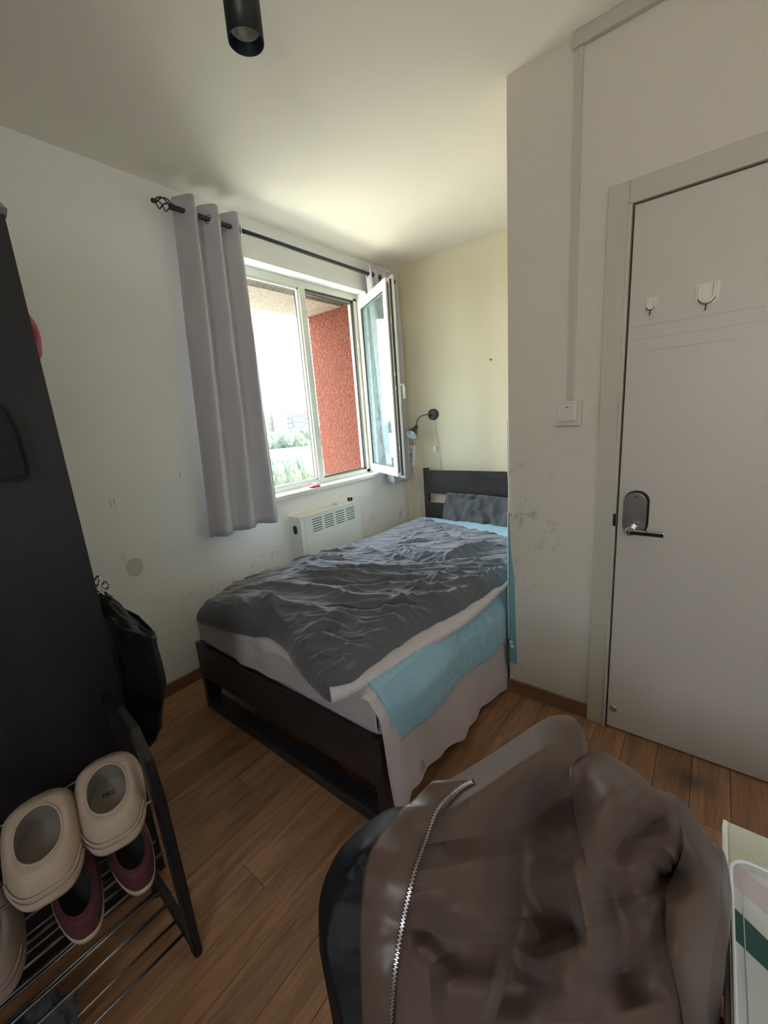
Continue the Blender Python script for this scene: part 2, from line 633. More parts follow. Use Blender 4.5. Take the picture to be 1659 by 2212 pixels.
# a dark scuffed stain in the laminate near the door
t = floor_wood.node_tree
gp = t.nodes.new('ShaderNodeNewGeometry')
mp_ = t.nodes.new('ShaderNodeMapping')
mp_.vector_type = 'POINT'
mp_.inputs['Location'].default_value = (-.04 / .11, -1.70 / .07, 0)
mp_.inputs['Scale'].default_value = (1 / .11, 1 / .07, 0)
ln = t.nodes.new('ShaderNodeVectorMath')
ln.operation = 'LENGTH'
rr_ = t.nodes.new('ShaderNodeMapRange')
rr_.inputs[1].default_value = 1.1
rr_.inputs[2].default_value = .1
rr_.inputs[4].default_value = .6
mx_ = t.nodes.new('ShaderNodeMix')
mx_.data_type = 'RGBA'
mx_.inputs[7].default_value = (.05, .04, .04, 1)
pb_ = t.nodes['Principled BSDF']
src = pb_.inputs['Base Color'].links[0].from_socket
t.links.new(gp.outputs['Position'], mp_.inputs[0])
t.links.new(mp_.outputs[0], ln.inputs[0])
t.links.new(ln.outputs['Value'], rr_.inputs[0])
t.links.new(rr_.outputs[0], mx_.inputs[0])
t.links.new(src, mx_.inputs[6])
t.links.new(mx_.outputs[2], pb_.inputs['Base Color'])
# baseboards
def bboard(name, x0, x1, y0, y1, m):
    struct(name, boxbm(x0, x1, y0, y1, 0, .072, bev=.004), m)
bboard('baseboard_left', XW, XW + .014, YF, YB, base_wood_y)
bboard('baseboard_back', XW + .014, XP, YB - .014, YB, base_wood)
bboard('baseboard_right', XP - .014, -.357, YP - .014, YP, base_wood)
bboard('baseboard_partition', XP - .014, XP, YP, YB - .014, base_wood_y)

# trunking in the ceiling corner and the conduit down to the switch
struct('trim_1', boxbm(-.492, XR, YP - .022, YP, CZ - .045, CZ, bev=.003), plastic_trunk)
struct('trim_2', boxbm(-.486, -.457, YP - .012, YP, 1.462, CZ - .045, bev=.003), plastic_trunk)

# ------------------------------------------------------------------ window
win = struct('window_1')
FX0, FX1 = XW - .155, XW - .105         # outer frame depth range
fy0, fy1, fz0, fz1 = WY0, WY1, WZ0, 2.43
MUL0, MUL1 = 2.205, 2.262
bm = BM()
fb = .045
box(bm, FX0, FX1, fy0, fy1, fz1 - fb + .02, fz1 + .03, bev=.004)
box(bm, FX0, FX1, fy0, fy1, fz0 - .03, fz0 + fb - .015, bev=.004)
box(bm, FX0, FX1, fy0, fy0 + fb, fz0, fz1, bev=.004)
box(bm, FX0, FX1, fy1 - fb, fy1, fz0, fz1, bev=.004)
box(bm, FX0, FX1 + .008, MUL0, MUL1, fz0, fz1, bev=.004)
obj('frame', bm, frame_white, win)
# glazing beads of the fixed pane
bm = BM()
g0, g1, gz0, gz1 = fy0 + fb, MUL0, fz0 + .03, fz1 - .025
for a in ((g0, g1, gz1 - .014, gz1), (g0, g1, gz0, gz0 + .014), (g0, g0 + .014, gz0, gz1), (g1 - .014, g1, gz0, gz1)):
    box(bm, FX0 + .022, FX1 - .006, a[0], a[1], a[2], a[3], bev=.002)
obj('glazing_bead', bm, pvc_warm, win)
bm = BM()
for a in ((g0, g1, gz1 - .018, gz1 - .013), (g0, g1, gz0 + .013, gz0 + .018), (g1 - .018, g1 - .013, gz0, gz1)):
    box(bm, FX0 + .018, FX0 + .024, a[0], a[1], a[2], a[3])
obj('gasket', bm, dark_gasket, win)
obj('fixed_pane', boxbm(FX0 + .018, FX0 + .022, g0, g1, gz0, gz1), clear_glass, win)
# dark sealing strips round the open half
bm = BM()
o0, o1 = MUL1, fy1 - fb
for a in ((o0, o1, gz1 - .004, gz1 + .004), (o0, o1, gz0 + .012, gz0 + .018), (o1 - .004, o1 + .002, gz0, gz1)):
    box(bm, FX0 + .028, FX1 + .001, a[0], a[1], a[2], a[3])
box(bm, FX0 + .01, FX0 + .028, o0, o1, gz1 - .022, gz1 - .016)
obj('seal', bm, dark_gasket, win)
bm = BM()
box(bm, FX0 + .004, FX0 + .03, o0, o1, gz0 - .004, gz0 + .01, bev=.002)
box(bm, FX0 + .004, FX0 + .03, o0, o1, gz1 - .016, gz1 + .01, bev=.002)
box(bm, FX0 + .004, FX0 + .03, o1 - .018, o1, gz0, gz1, bev=.002)
obj('inner_rebate', bm, mat('rebate_grey', (.42, .42, .38), .4), win)
for z in (1.24, 1.66, 2.08):
    obj('strike_plate', boxbm(FX0 + .012, FX0 + .034, MUL1, MUL1 + .006, z, z + .045, bev=.001), chrome, win)
# inner sill
obj('sill', boxbm(XW - .11, XW + .03, 1.36, 2.90, WZ0 - .035, WZ0 - .005, bev=.004), mat('sill_stone', (.74, .73, .69), .4), win)
# open sash, hinged on the right, swung about 60 degrees into the room
HX, HY = -2.42, 2.832
SL = .622
ang = math.radians(60)
dv = Vector((math.sin(ang), -math.cos(ang), 0))
nv_ = Vector((math.cos(ang), math.sin(ang), 0))       # room side
SZ0, SZ1 = 1.0, 2.40
sm = Matrix(((dv.x, nv_.x, 0, HX), (dv.y, nv_.y, 0, HY), (0, 0, 1, 0), (0, 0, 0, 1)))
def sb(bm, a, b, n0, n1, z0, z1, bev=.003):
    return box(bm, a, b, n0, n1, z0, z1, bev=bev, mat=sm)
bm = BM()
fw_ = .062
sb(bm, 0, fw_, 0, .045, SZ0, SZ1)
sb(bm, SL - fw_, SL, 0, .045, SZ0, SZ1)
sb(bm, fw_, SL - fw_, 0, .045, SZ0, SZ0 + fw_)
sb(bm, fw_, SL - fw_, 0, .045, SZ1 - fw_, SZ1)
sb(bm, -.012, SL + .016, .045, .062, SZ0 - .014, SZ0 + .03)
sb(bm, -.012, SL + .016, .045, .062, SZ1 - .03, SZ1 + .014)
sb(bm, SL - .03, SL + .016, .045, .062, SZ0, SZ1)
sb(bm, -.012, .03, .045, .062, SZ0, SZ1)
sash = obj('sash', bm, pvc_warm, win, label='open white casement sash swung into the room')
obj('sash_glass', sb(BM(), fw_ - .005, SL - fw_ + .005, .018, .022, SZ0 + fw_ - .005, SZ1 - fw_ + .005, 0), dirty_glass, sash)
bm = BM()
for a in ((fw_, fw_ + .006, SZ0 + fw_, SZ1 - fw_), (SL - fw_ - .006, SL - fw_, SZ0 + fw_, SZ1 - fw_)):
    sb(bm, a[0], a[1], .010, .018, a[2], a[3], 0)
sb(bm, fw_, SL - fw_, .010, .018, SZ0 + fw_, SZ0 + fw_ + .006, 0)
sb(bm, fw_, SL - fw_, .010, .018, SZ1 - fw_ - .006, SZ1 - fw_, 0)
obj('sash_gasket', bm, dark_gasket, sash)
obj('edge_seal', sb(sb(BM(), SL - .001, SL + .006, .034, .045, SZ0 + .01, SZ1 - .01, 0), SL - .001, SL + .008, .012, .018, SZ0 + .03, SZ1 - .03, 0), dark_gasket, sash)
obj('lock_strip', sb(BM(), SL, SL + .002, .018, .03, SZ0 + .04, SZ1 - .04, 0), brushed, sash)
for z in (1.2, 1.64, 1.74, 2.1):
    obj('lock_cam', sb(BM(), SL, SL + .009, .018, .030, z, z + .035, .002), chrome, sash)
bm = sb(BM(), SL - .045, SL - .015, .062, .072, 1.62, 1.72, .003)
tube(bm, [sm @ Vector((SL - .03, .07, 1.68)), sm @ Vector((SL - .03, .105, 1.68)), sm @ Vector((SL - .03, .112, 1.66)), sm @ Vector((SL - .03, .112, 1.58))], .009, 10)
obj('sash_handle', bm, plastic_white, sash, smooth=True)
pap = sb(BM(), SL - fw_ - .10, SL - fw_ - .008, .0155, .0175, 1.14, 1.33, 0)
obj('paper_label', pap, mat('paper_label', (.78, .74, .62), .8, var=.8, vscale=60, col2=(.5, .47, .38)), sash)

# ------------------------------------------------------------------ outside: loggia side wall, soffit
struct('wall_outside', boxbm(-2.985, FX0 - .002, 2.795, 3.1, -1.2, 2.40), orange_render)
struct('ceiling_outside', boxbm(-3.03, XW - T, .9, 3.1, 2.392, 2.6), soffit_mat)
struct('floor_outside', boxbm(-2.97, XW - T, .9, 2.795, .62, .74), mat('ledge_concrete', (.5, .47, .42), .9, bump=.4, bscale=60))

# ------------------------------------------------------------------ the town far below
GZ = -18.0
ground_m = mat('hazy_ground', (.34, .31, .25), .95, var=.9, vscale=.02, col2=(.22, .22, .15))
struct('ground_outside', prism(BM(), [(-2500, -2500), (-3.6, -2500), (-3.6, 2500), (-2500, 2500)], 'z', GZ - 1, GZ), ground_m)
def at_dir(u, v, dist):
    d = ray(u, v)
    h = math.hypot(d[0], d[1])
    return Vector((d[0] / h * dist, d[1] / h * dist, EYE[2] + d[2] / h * dist))
crown_m = mat('pale_green_leaves', (.024, .036, .013), .9, bump=.6, bscale=5.0, var=.8, vscale=2.5, col2=(.014, .024, .010))
crown_m2 = mat('blue_green_leaves', (.020, .031, .018), .9, bump=.6, bscale=5.0, var=.8, vscale=2.5, col2=(.012, .021, .014))
trunk_m = mat('bark', (.12, .09, .06), .9)
def crown_mesh(name, m, seed):
    bm = BM()
    rnd = random.Random(seed)
    for k in range(7):
        a = rnd.random() * 2 * PI
        r = 0 if k == 0 else .45
        c = Vector((r * math.cos(a), r * math.sin(a), .62 + rnd.uniform(-.18, .22)))
        s = rnd.uniform(.30, .46)
        g = bmesh.ops.create_icosphere(bm, subdivisions=3, radius=s)
        for v in g['verts']:
            v.co *= 1 + .28 * noise.noise(v.co * 9 + Vector((k, seed, 0)))
            v.co += c
    me = bpy.data.meshes.new(name)
    bm.to_mesh(me)
    bm.free()
    me.materials.append(m)
    return me
crowns = [crown_mesh('crown', crown_m, 1), crown_mesh('crown', crown_m2, 2), crown_mesh('crown', crown_m, 3)]
tb = BM()
lathe(tb, [(.05, 0), (.035, .3), (.03, .5)], 8, cap0=True, cap1=True)
trunk_me = bpy.data.meshes.new('trunk')
tb.to_mesh(trunk_me)
tb.free()
trunk_me.materials.append(trunk_m)
rt_ = random.Random(4)
def tree(p, h, w, k, label, group):
    t = thing('tree', label, 'tree', group, loc=(p.x, p.y, GZ))
    c = obj('crown', crowns[k], None, t)
    c.scale = (w, w, h)
    tr_ = obj('trunk', trunk_me, None, t)
    tr_.scale = (w * .5, w * .5, h)
# dense row behind the white building
for i in range(9):
    u = 560 + i * 17
    p = at_dir(u, 940, 262 + 22 * (i % 3))
    tree(p, rt_.uniform(12, 15.0), rt_.uniform(8.5, 9.5), rt_.choice((0, 1, 1)), 'hazy tree in the row behind the long white building', 'hazy trees behind the long white building')
for i in range(6):
    u = 585 + i * 14
    p = at_dir(u, 1010, 118 + 16 * (i % 2))
    tree(p, rt_.uniform(7.5, 9.0), rt_.uniform(5.0, 5.8), 0 if i % 2 else 2, 'yellow-green tree below the window in front of the long white building', 'yellow-green trees nearest below the window')
for i in range(9):
    a = 3.0 + i * .17
    d_ = rt_.uniform(120, 200)
    tree(Vector((math.cos(a) * d_, math.sin(a) * d_, 0)), rt_.uniform(10, 15), rt_.uniform(9, 12), i % 3, 'hazy tree far out beyond the left of the window', 'hazy trees beyond the left of the window')
# long white building with small windows
bw = thing('building', 'long low white building with small square windows among the trees', 'building')
p0, p1 = at_dir(560, 1006, 232), at_dir(700, 1006, 244)
dd = (p1 - p0)
dd.z = 0
Lb = dd.length
dd.normalize()
nn = Vector((dd.y, -dd.x, 0))
if nn.dot(-p0) < 0:
    nn = -nn
def bmat(o, d, n):
    return Matrix(((d.x, n.x, 0, o.x), (d.y, n.y, 0, o.y), (0, 0, 1, GZ), (0, 0, 0, 1)))
bmx = bmat(p0, dd, nn)
white_wall = mat('white_rendered_wall', (.085, .085, .085), .8)
pale_roof = mat('pale_roof', (.05, .05, .053), .7)
win_dark = mat('far_window_glass', (.010, .011, .012), .6)
obj('wall', box(BM(), 0, Lb, -12, 0, 0, 6, mat=bmx), white_wall, bw)
obj('roof', box(BM(), -.5, Lb + .5, -12.5, .5, 6, 6.5, mat=bmx), pale_roof, bw)
for k in range(int(Lb // 6.2)):
    for q in range(3):
        obj('window', box(BM(), 2.5 + k * 6.2 + q * .85, 3.05 + k * 6.2 + q * .85, 0, .12, 2.6, 4.2, mat=bmx), win_dark, bw)
lo = thing('building', 'flat grey-roofed shed in front of the long white building', 'building')
p2 = at_dir(620, 1014, 205)
bmx2 = bmat(p2, dd, nn)
obj('wall', box(BM(), 0, 50, -9, 0, 0, 2.4, mat=bmx2), white_wall, lo)
obj('roof', box(BM(), -.4, 50.4, -9.4, .4, 2.4, 2.8, mat=bmx2), mat('grey_roof', (.03, .035, .04), .8), lo)
# hazy blocks on the skyline
tower_m = [mat('hazy_block_%s' % n, c, .9) for n, c in (('rose', (.036, .030, .030)), ('blue', (.028, .033, .040)), ('cream', (.046, .043, .037)))]
descr = [('leftmost hazy block on the skyline, beside the curtain edge', 572, 896, 13, 0), ('hazy pale blue block, second from the left on the skyline', 586, 890, 11, 1),
         ('hazy cream block in the middle of the skyline', 601, 893, 14, 2), ('hazy rose block with a roof crane right of the cream one', 622, 889, 14, 0),
         ('hazy blue block, second from the right on the skyline', 643, 894, 12, 1), ('rightmost hazy rose block on the skyline by the window frame', 662, 889, 14, 0)]
win_far = mat('hazy_far_window', (.018, .020, .024), .5)
for lb, u, v, w_, mi in descr:
    dist = 450 + 60 * (descr.index((lb, u, v, w_, mi)) % 2)
    p = at_dir(u, v, dist)
    t = thing('tower_block', lb, 'building', loc=(p.x, p.y, GZ))
    ht = p.z - GZ
    az = math.atan2(p.y, p.x) + .12
    t.rotation_euler = (0, 0, az)
    obj('wall', boxbm(-8, 8, -w_ / 2, w_ / 2, 0, ht - rt_.uniform(0, 4)), tower_m[mi], t)
    obj('roof', boxbm(-6, 6, -w_ / 4, w_ / 4, ht - 4, ht + 1.5), tower_m[mi], t)
    for r_ in range(5):
        obj('window_row', boxbm(-8.3, -8, -w_ / 2 + 1.5, w_ / 2 - 1.5, ht - 8 - r_ * 5.5, ht - 6.3 - r_ * 5.5), win_far, t)
    if 'crane' in lb:
        obj('crane', tube(tube(BM(), [(0, 0, ht), (0, 0, ht + 9)], .5, 4), [(0, -7, ht + 8), (0, 9, ht + 10)], .4, 4), win_far, t)

# ------------------------------------------------------------------ door
door = struct('door_1')
bm = BM()
box(bm, -.359, DX0, YP - .018, YP + .02, 0, DZ + .075, bev=.003)
box(bm, DX0, DX1 + .012, YP - .018, YP + .02, DZ + .006, DZ + .075, bev=.003)
box(bm, DX1 + .012, DX1 + .075, YP - .018, YP + .02, 0, DZ + .075, bev=.003)
obj('casing', bm, casing_mat, door)
bm = BM()
box(bm, DX0, DX0 + .011, YP - .024, YP + .10, 0, DZ + .006, bev=.002)
box(bm, DX0, DX1 + .012, YP - .024, YP + .10, DZ, DZ + .012, bev=.002)
box(bm, DX1 + .001, DX1 + .012, YP - .02, YP + .10, 0, DZ + .006, bev=.002)
obj('jamb', bm, casing_mat, door)
# leaf with three shallow grooves
bm = BM()
gx0, gx1 = DX0 + .018, DX1
ly0, ly1 = YP - .012, YP + .03
zs = [.008, 1.612, 1.616, 1.655, 1.659, 1.699, 1.703, DZ - .006]
for i in range(0, len(zs) - 1):
    gro = i in (1, 3, 5)
    box(bm, gx0, gx1, ly0 + (.002 if gro else 0), ly1, zs[i], zs[i + 1])
leaf = obj('leaf', bm, door_white, door)
# lock plate and lever
bm = BM()
LZ, LX = 1.012, -.217
prism(bm, rrect(.078, .168, .038, 8, LX, LZ), 'y', ly0 - .016, ly0, bev=.003)
obj('lock_plate', bm, brushed, leaf)
prism_b = prism(BM(), rrect(.086, .174, .041, 8, LX + .004, LZ + .003), 'y', ly0 - .010, ly0)
obj('lock_backplate', prism_b, black_plastic, leaf)
obj('keyhole_cap', prism(BM(), rrect(.03, .012, .0059, 5, LX + .002, LZ - .038), 'y', ly0 - .019, ly0 - .015, bev=.001), chrome, leaf)
obj('indicator', prism(BM(), rrect(.006, .006, .0029, 4, LX + .002, LZ + .066), 'y', ly0 - .0168, ly0 - .0158), black_plastic, leaf)
bm = BM()
lathe(bm, [(.0, .052), (.014, .052), (.018, .046), (.018, 0)], 20, mat=Matrix.Translation((LX - .008, ly0, LZ - .066)) @ Matrix.Rotation(PI / 2, 4, 'X'))
box(bm, LX - .016, LX + .106, ly0 - .062, ly0 - .046, LZ - .074, LZ - .057, bev=.003)
obj('door_handle', bm, chrome, leaf, smooth=False)
obj('handle_inlay', boxbm(LX - .004, LX + .102, ly0 - .0632, ly0 - .0615, LZ - .072, LZ - .059), black_plastic, leaf)
# floor-level stopper
bm = BM()
lathe(bm, [(0, .004), (.006, .004), (.008, .001), (.010, .006), (.014, .006), (.016, 0)], 20, mat=Matrix.Translation((-.252, ly0, .103)) @ Matrix.Rotation(PI / 2, 4, 'X'))
obj('magnet_catch', bm, chrome, leaf, smooth=True)
obj('strike', boxbm(DX0 + .002, DX0 + .012, YP - .026, YP - .02, .955, 1.005), black_plastic, door)

def wall_hook(cx, zt, w, h, label):
    t = thing('adhesive_hook', label, 'hook', 'white adhesive hooks on the door', loc=(cx, ly0, zt))
    pts = [(-w / 2, 0), (-w / 2, -h * .55)]
    for k in range(9):
        a = PI + PI * k / 8
        pts.append((w / 2 * math.cos(a), -h * .6 + h * .4 * math.sin(a)))
    pts += [(w / 2, -h * .55), (w / 2, 0)]
    obj('base_plate', prism(BM(), pts, 'y', -.004, 0, bev=.001), mat('hook_plastic', (.70, .69, .62), .3), t)
    iw = w * .62
    U = [(-iw / 2, -.006, -.004), (-iw / 2, -.007, -h * .5)]
    for k in range(1, 8):
        a = PI + PI * k / 8
        U.append((iw / 2 * math.cos(a), -.008, -h * .55 + iw * .5 * math.sin(a)))
    U += [(iw / 2, -.007, -h * .5), (iw / 2, -.006, -.004)]
    obj('raised_loop', tube(BM(), U, w * .085, 8), mat('hook_loop', (.78, .77, .70), .25), t, smooth=True)
    ow = w * .74
    U = []
    for k in range(0, 11):
        a = PI * 1.08 + PI * .84 * k / 10
        U.append((ow / 2 * math.cos(a), -.012, -h * .6 + ow * .52 * math.sin(a)))
    bm = tube(BM(), U, .0011, 6)
    tube(bm, [(0, -.012, -h * .6 - ow * .52), (0, -.014, -h * 1.1), (0, -.020, -h * 1.22), (0, -.026, -h * 1.16)], .0016, 6)
    obj('wire_hook', bm, black_metal, t, smooth=True)
wall_hook(-.209, 1.792, .036, .048, 'smaller white adhesive hook on the door, nearer the frame')
wall_hook(-.053, 1.803, .064, .070, 'larger white adhesive hook on the door, farther from the frame')

# light switch
sw = thing('light_switch', 'square white light switch on the wall left of the door, under the conduit', 'switch')
obj('switch_box', boxbm(-.527, -.424, YP - .03, YP, 1.362, 1.462, bev=.004), mat('switch_plastic', (.60, .575, .52), .35), sw)
obj('rocker', boxbm(-.510, -.442, YP - .036, YP - .029, 1.382, 1.446, bev=.003), mat('rocker_plastic', (.66, .63, .57), .3), sw)
obj('indicator', boxbm(-.480, -.472, YP - .0368, YP - .0355, 1.436, 1.439), black_plastic, sw)

# teal vinyl sheet folded round the partition corner
tl_z = [(.96, .735), (.80, .7285), (.634, .709), (.40, .703), (.165, .697)]
bm = BM()
pts = [(-.7365, .165), (-.697, .165), (-.703, .40), (-.709, .634), (-.7285, .80), (-.7355, .96), (-.7365, .96)]
prism(bm, pts, 'y', YP - .0022, YP - .0002)
box(bm, -.7372, -.7352, YP - .0022, YP + .95, .165, .96)
vs_ = obj('vinyl_sheet', bm, teal_mat)
tag(vs_, 'teal vinyl wall sheet folded round the partition corner beside the bed', 'wall sheet')
def blob(cx, cz, r, sx=1.0):
    return [(cx + r * sx * math.cos(t) * (1 + .18 * math.cos(5 * t)), cz + r * math.sin(t) * (1 + .18 * math.cos(5 * t))) for t in [2 * PI * k / 20 for k in range(20)]]
obj('printed_flower', prism(BM(), blob(-.727, .285, .0085), 'y', YP - .003, YP - .0021), mat('white_print', (.8, .82, .8), .5), vs_)
obj('printed_flower', prism(BM(), blob(-.722, .262, .0095, 1.1), 'y', YP - .003, YP - .0021), bpy.data.materials['white_print'], vs_)
cord = [(-.739, YP - .006, 1.40), (-.738, YP - .006, 1.2), (-.738, YP - .007, 1.17), (-.733, YP - .007, 1.12), (-.734, YP - .006, .98), (-.738, YP - .006, .93), (-.7385, YP - .006, .6), (-.7385, YP - .005, .3)]
tag(obj('hanging_string', tube(BM(), spline(cord, 6), .0024, 6), plastic_white, smooth=True), 'thin white cord running down the partition corner above the teal sheet', 'string')

# ------------------------------------------------------------------ wall marks
def disc(bm, c, r1, r2, ax='x', n=24, t=.0008):
    pts = [(c[0] + r1 * math.cos(2 * PI * k / n), c[1] + r2 * math.sin(2 * PI * k / n)) for k in range(n)]
    return prism(bm, pts, ax, 0, t)
p = on(291, 1225, 'x', XW)
o = obj('stain', disc(BM(), (p[1], p[2]), .042, .05), stain_mat, bpy.data.objects['wall_left'], loc=(XW, 0, 0))
for (u, v, l_) in ((238, 1087, .03), (247, 1084, .026), (389, 1025, .028)):
    p = on(u, v, 'x', XW)
    obj('scratch', boxbm(XW, XW + .0006, p[1] - .004, p[1] + .004, p[2] - l_ / 1.4, p[2] + l_ / 1.4), stain_mat, bpy.data.objects['wall_left'])
nail = obj('nail', lathe(BM(), [(.0, .012), (.006, .012), (.007, .009), (.003, .008), (.003, 0)], 10, mat=Matrix.Translation((-1.407, YB, 1.83)) @ Matrix.Rotation(PI / 2, 4, 'X')), black_metal, smooth=True)
tag(nail, 'small dark nail in the cream wall high above the headboard', 'nail')

# ------------------------------------------------------------------ curtains
RX, RZ = -2.215, 2.552
rod = thing('curtain_rod', 'blue-black metal curtain rod with a twisted cage finial above the window', 'curtain rod')
obj('pole', tube(BM(), [(RX, 1.235, RZ), (RX, 3.12, RZ)], .0125, 14), rod_metal, rod, smooth=True)
bm = BM()
for k in range(4):
    pts = []
    for i in range(15):
        s = i / 14
        a = k * PI / 2 + s * PI * 1.1
        r = .026 * math.sin(PI * s) ** .7 + .003
        pts.append((RX + r * math.cos(a), 1.235 - .082 * s, RZ + r * math.sin(a)))
    tube(bm, pts, .0032, 6)
g = bmesh.ops.create_uvsphere(bm, u_segments=14, v_segments=10, radius=.011)
bmesh.ops.translate(bm, verts=g['verts'], vec=(RX, 1.145, RZ))
tube(bm, [(RX, 1.245, RZ), (RX, 1.225, RZ)], .015, 14)
obj('finial', bm, rod_metal, rod, smooth=True)
for y in (1.33, 3.09):
    bm = tube(BM(), [(XW, y, RZ + .0), (RX, y, RZ)], .006, 8)
    box(bm, XW, XW + .006, y - .02, y + .02, RZ - .035, RZ + .035, bev=.002)
    obj('bracket', bm, rod_metal, rod)

def curtain(name, label, y0, y1, yb0, yb1, zt, zb, waves, amp, m, phase=0, amp_b=None, lean=0, ring_every=True):
    nu, nv = waves * 28 + 1, 44
    t_ = thing(name, label, 'curtain')
    u = np.linspace(0, 1, nu)
    v = np.linspace(0, 1, nv)
    U, V = np.meshgrid(u, v, indexing='ij')
    y = (y0 + (y1 - y0) * U) * (1 - V) + (yb0 + (yb1 - yb0) * U) * V
    ph = 2 * PI * waves * U + phase
    am = amp + ((amp_b or amp) - amp) * V
    shape = np.sin(ph + .22 * np.sin(2 * ph))
    sh = FB(U * waves * .9, V * 1.5, 3.3)
    x = RX + am * shape * (1 + .25 * sh) + .012 * sh + lean * V
    y = y + .30 * am * np.sin(2 * ph) * .6 + .012 * FB(U * 5, V * 2, 8.8) * V
    z = zt + (zb - zt) * V + .010 * np.cos(ph) * (1 - V) ** 8 + .009 * FB(U * 9, 0, 5.0) * (V > .999)
    P = np.stack([x, y, z], -1)
    o = gridmesh('cloth', P, m, t_, thick=.0022)
    # metal eyelets where the cloth crosses the rod
    k = 0
    while True:
        phk = k * PI
        uu = (phk - phase) / (2 * PI * waves)
        k += 1
        if uu > 1:
            break
        if uu < 0.01:
            continue
        i = min(int(round(uu * (nu - 1))), nu - 1)
        yy = P[i, 1, 1]
        bm = BM()
        n1, n2 = 20, 8
        d = Vector((P[min(i + 1, nu - 1), 1] - P[max(i - 1, 0), 1])).normalized()
        up = Vector((0, 0, 1))
        nrm = d.cross(up)
        rings = []
        for a in range(n1):
            ca, sa = math.cos(2 * PI * a / n1), math.sin(2 * PI * a / n1)
            rr = []
            for b in range(n2):
                cb, sb_ = math.cos(2 * PI * b / n2), math.sin(2 * PI * b / n2)
                rr.append(bm.verts.new(Vector((RX, yy, RZ)) + (d * ca + up * sa) * (.022 + .004 * cb) + nrm * .004 * sb_))
            rings.append(rr)
        for a in range(n1):
            for b in range(n2):
                bm.faces.new((rings[a][b], rings[(a + 1) % n1][b], rings[(a + 1) % n1][(b + 1) % n2], rings[a][(b + 1) % n2]))
        obj('eyelet', bm, chrome, t_, smooth=True)
    return t_
curtain('curtain', 'long grey eyelet curtain drawn to the left side of the window', 1.262, 1.655, 1.15, 1.64, 2.615, .845, 3, .048, curtain_mat, phase=-PI * .55, amp_b=.040)
curtain('curtain', 'bunched grey curtain squeezed behind the open sash in the corner', 2.72, 3.10, 2.84, 3.12, 2.60, .875, 4, .046, curtain_mat, phase=.6, amp_b=.05)
# ------------------------------------------------------------------ radiator cover
rad = thing('radiator_cover', 'white metal radiator cover with slotted grille under the window', 'radiator')
rx1, ry0, ry1, rz1 = -2.20, 1.782, 2.41, .818
obj('side_panel', boxbm(XW, rx1 - .001, ry0, ry0 + .002, .08, rz1 - .002), rad_mat, rad)
obj('side_panel', boxbm(XW, rx1 - .001, ry1 - .002, ry1, .08, rz1 - .002), rad_mat, rad)
obj('top_panel', boxbm(XW, rx1 + .001, ry0 - .002, ry1 + .002, rz1 - .004, rz1, bev=.001), mat('radiator_top_cream', (.74, .72, .62), .4), rad)
# front panel as a grid of cells, the slot cells left open
ycuts = [ry0, ry0 + .038, ry0 + .040]
sy = [1.892 + k * .118 for k in range(4)]
for s in sy:
    ycuts += [s, s + .092]
ycuts += [ry1]
zc = [.08]
zslots = [.782 - k * .0178 for k in range(6)]
for z in sorted(zslots):
    zc += [z - .006, z]
zc += [rz1 - .004]
bm = BM()
vg = {}
def vv(i, j):
    if (i, j) not in vg:
        vg[(i, j)] = bm.verts.new((rx1, ycuts[i], zc[j]))
    return vg[(i, j)]
for i in range(len(ycuts) - 1):
    for j in range(len(zc) - 1):
        if (i >= 3 and (i - 3) % 2 == 0 and i < len(ycuts) - 2 and j % 2 == 1) or i == 1:
            continue
        bm.faces.new((vv(i, j), vv(i + 1, j), vv(i + 1, j + 1), vv(i, j + 1)))
fp = obj('front_panel', bm, rad_mat, rad)
md = fp.modifiers.new('t', 'SOLIDIFY')
md.thickness = .0015
md.offset = -1
obj('inner_plate', boxbm(rx1 - .02, rx1 - .015, ry0 + .01, ry1 - .01, .1, rz1 - .01), rad_dark, rad)
bm = prism(BM(), [(a, b) for a, b in rrect(.036, .062, .0175, 6, -2.262, .725)], 'y', ry0 - .006, ry0, bev=.001)
obj('cable_grommet', bm, black_plastic, rad)
obj('grommet_core', prism(BM(), rrect(.018, .034, .0085, 6, -2.262, .725), 'y', ry0 - .008, ry0 - .005), mat('grommet_core', (.03, .035, .05), .5), rad)
# things on the radiator cover
wb = on(725, 1086, 'z', .825)
o = obj('white_adapter', boxbm(-2.285, -2.225, 2.19, 2.275, .818, .838, bev=.004), plastic_white)
tag(o, 'flat white box lying on the radiator cover', 'adapter')
ch = thing('phone_charger', 'small white cube charger with black face on the radiator cover', 'charger')
obj('cube', boxbm(-2.265, -2.235, 2.335, 2.368, .818, .856, bev=.004), plastic_white, ch)
obj('face_plate', boxbm(-2.260, -2.2345, 2.3335, 2.3355, .822, .852), black_plastic, ch)
obj('front_face', boxbm(-2.2355, -2.2338, 2.339, 2.364, .822, .852), black_plastic, ch)
cp = [(-2.25, 2.368, .84), (-2.26, 2.41, .845), (-2.28, 2.47, .838), (-2.30, 2.55, .812), (-2.31, 2.64, .80), (-2.305, 2.74, .815), (-2.30, 2.80, .86), (-2.30, 2.85, .90), (-2.30, 2.90, .96)]
tag(obj('charger_cable', tube(BM(), spline(cp, 6), .0022, 6), plastic_white, smooth=True), 'thin white cable sagging along the wall from the radiator cover to the corner', 'cable')

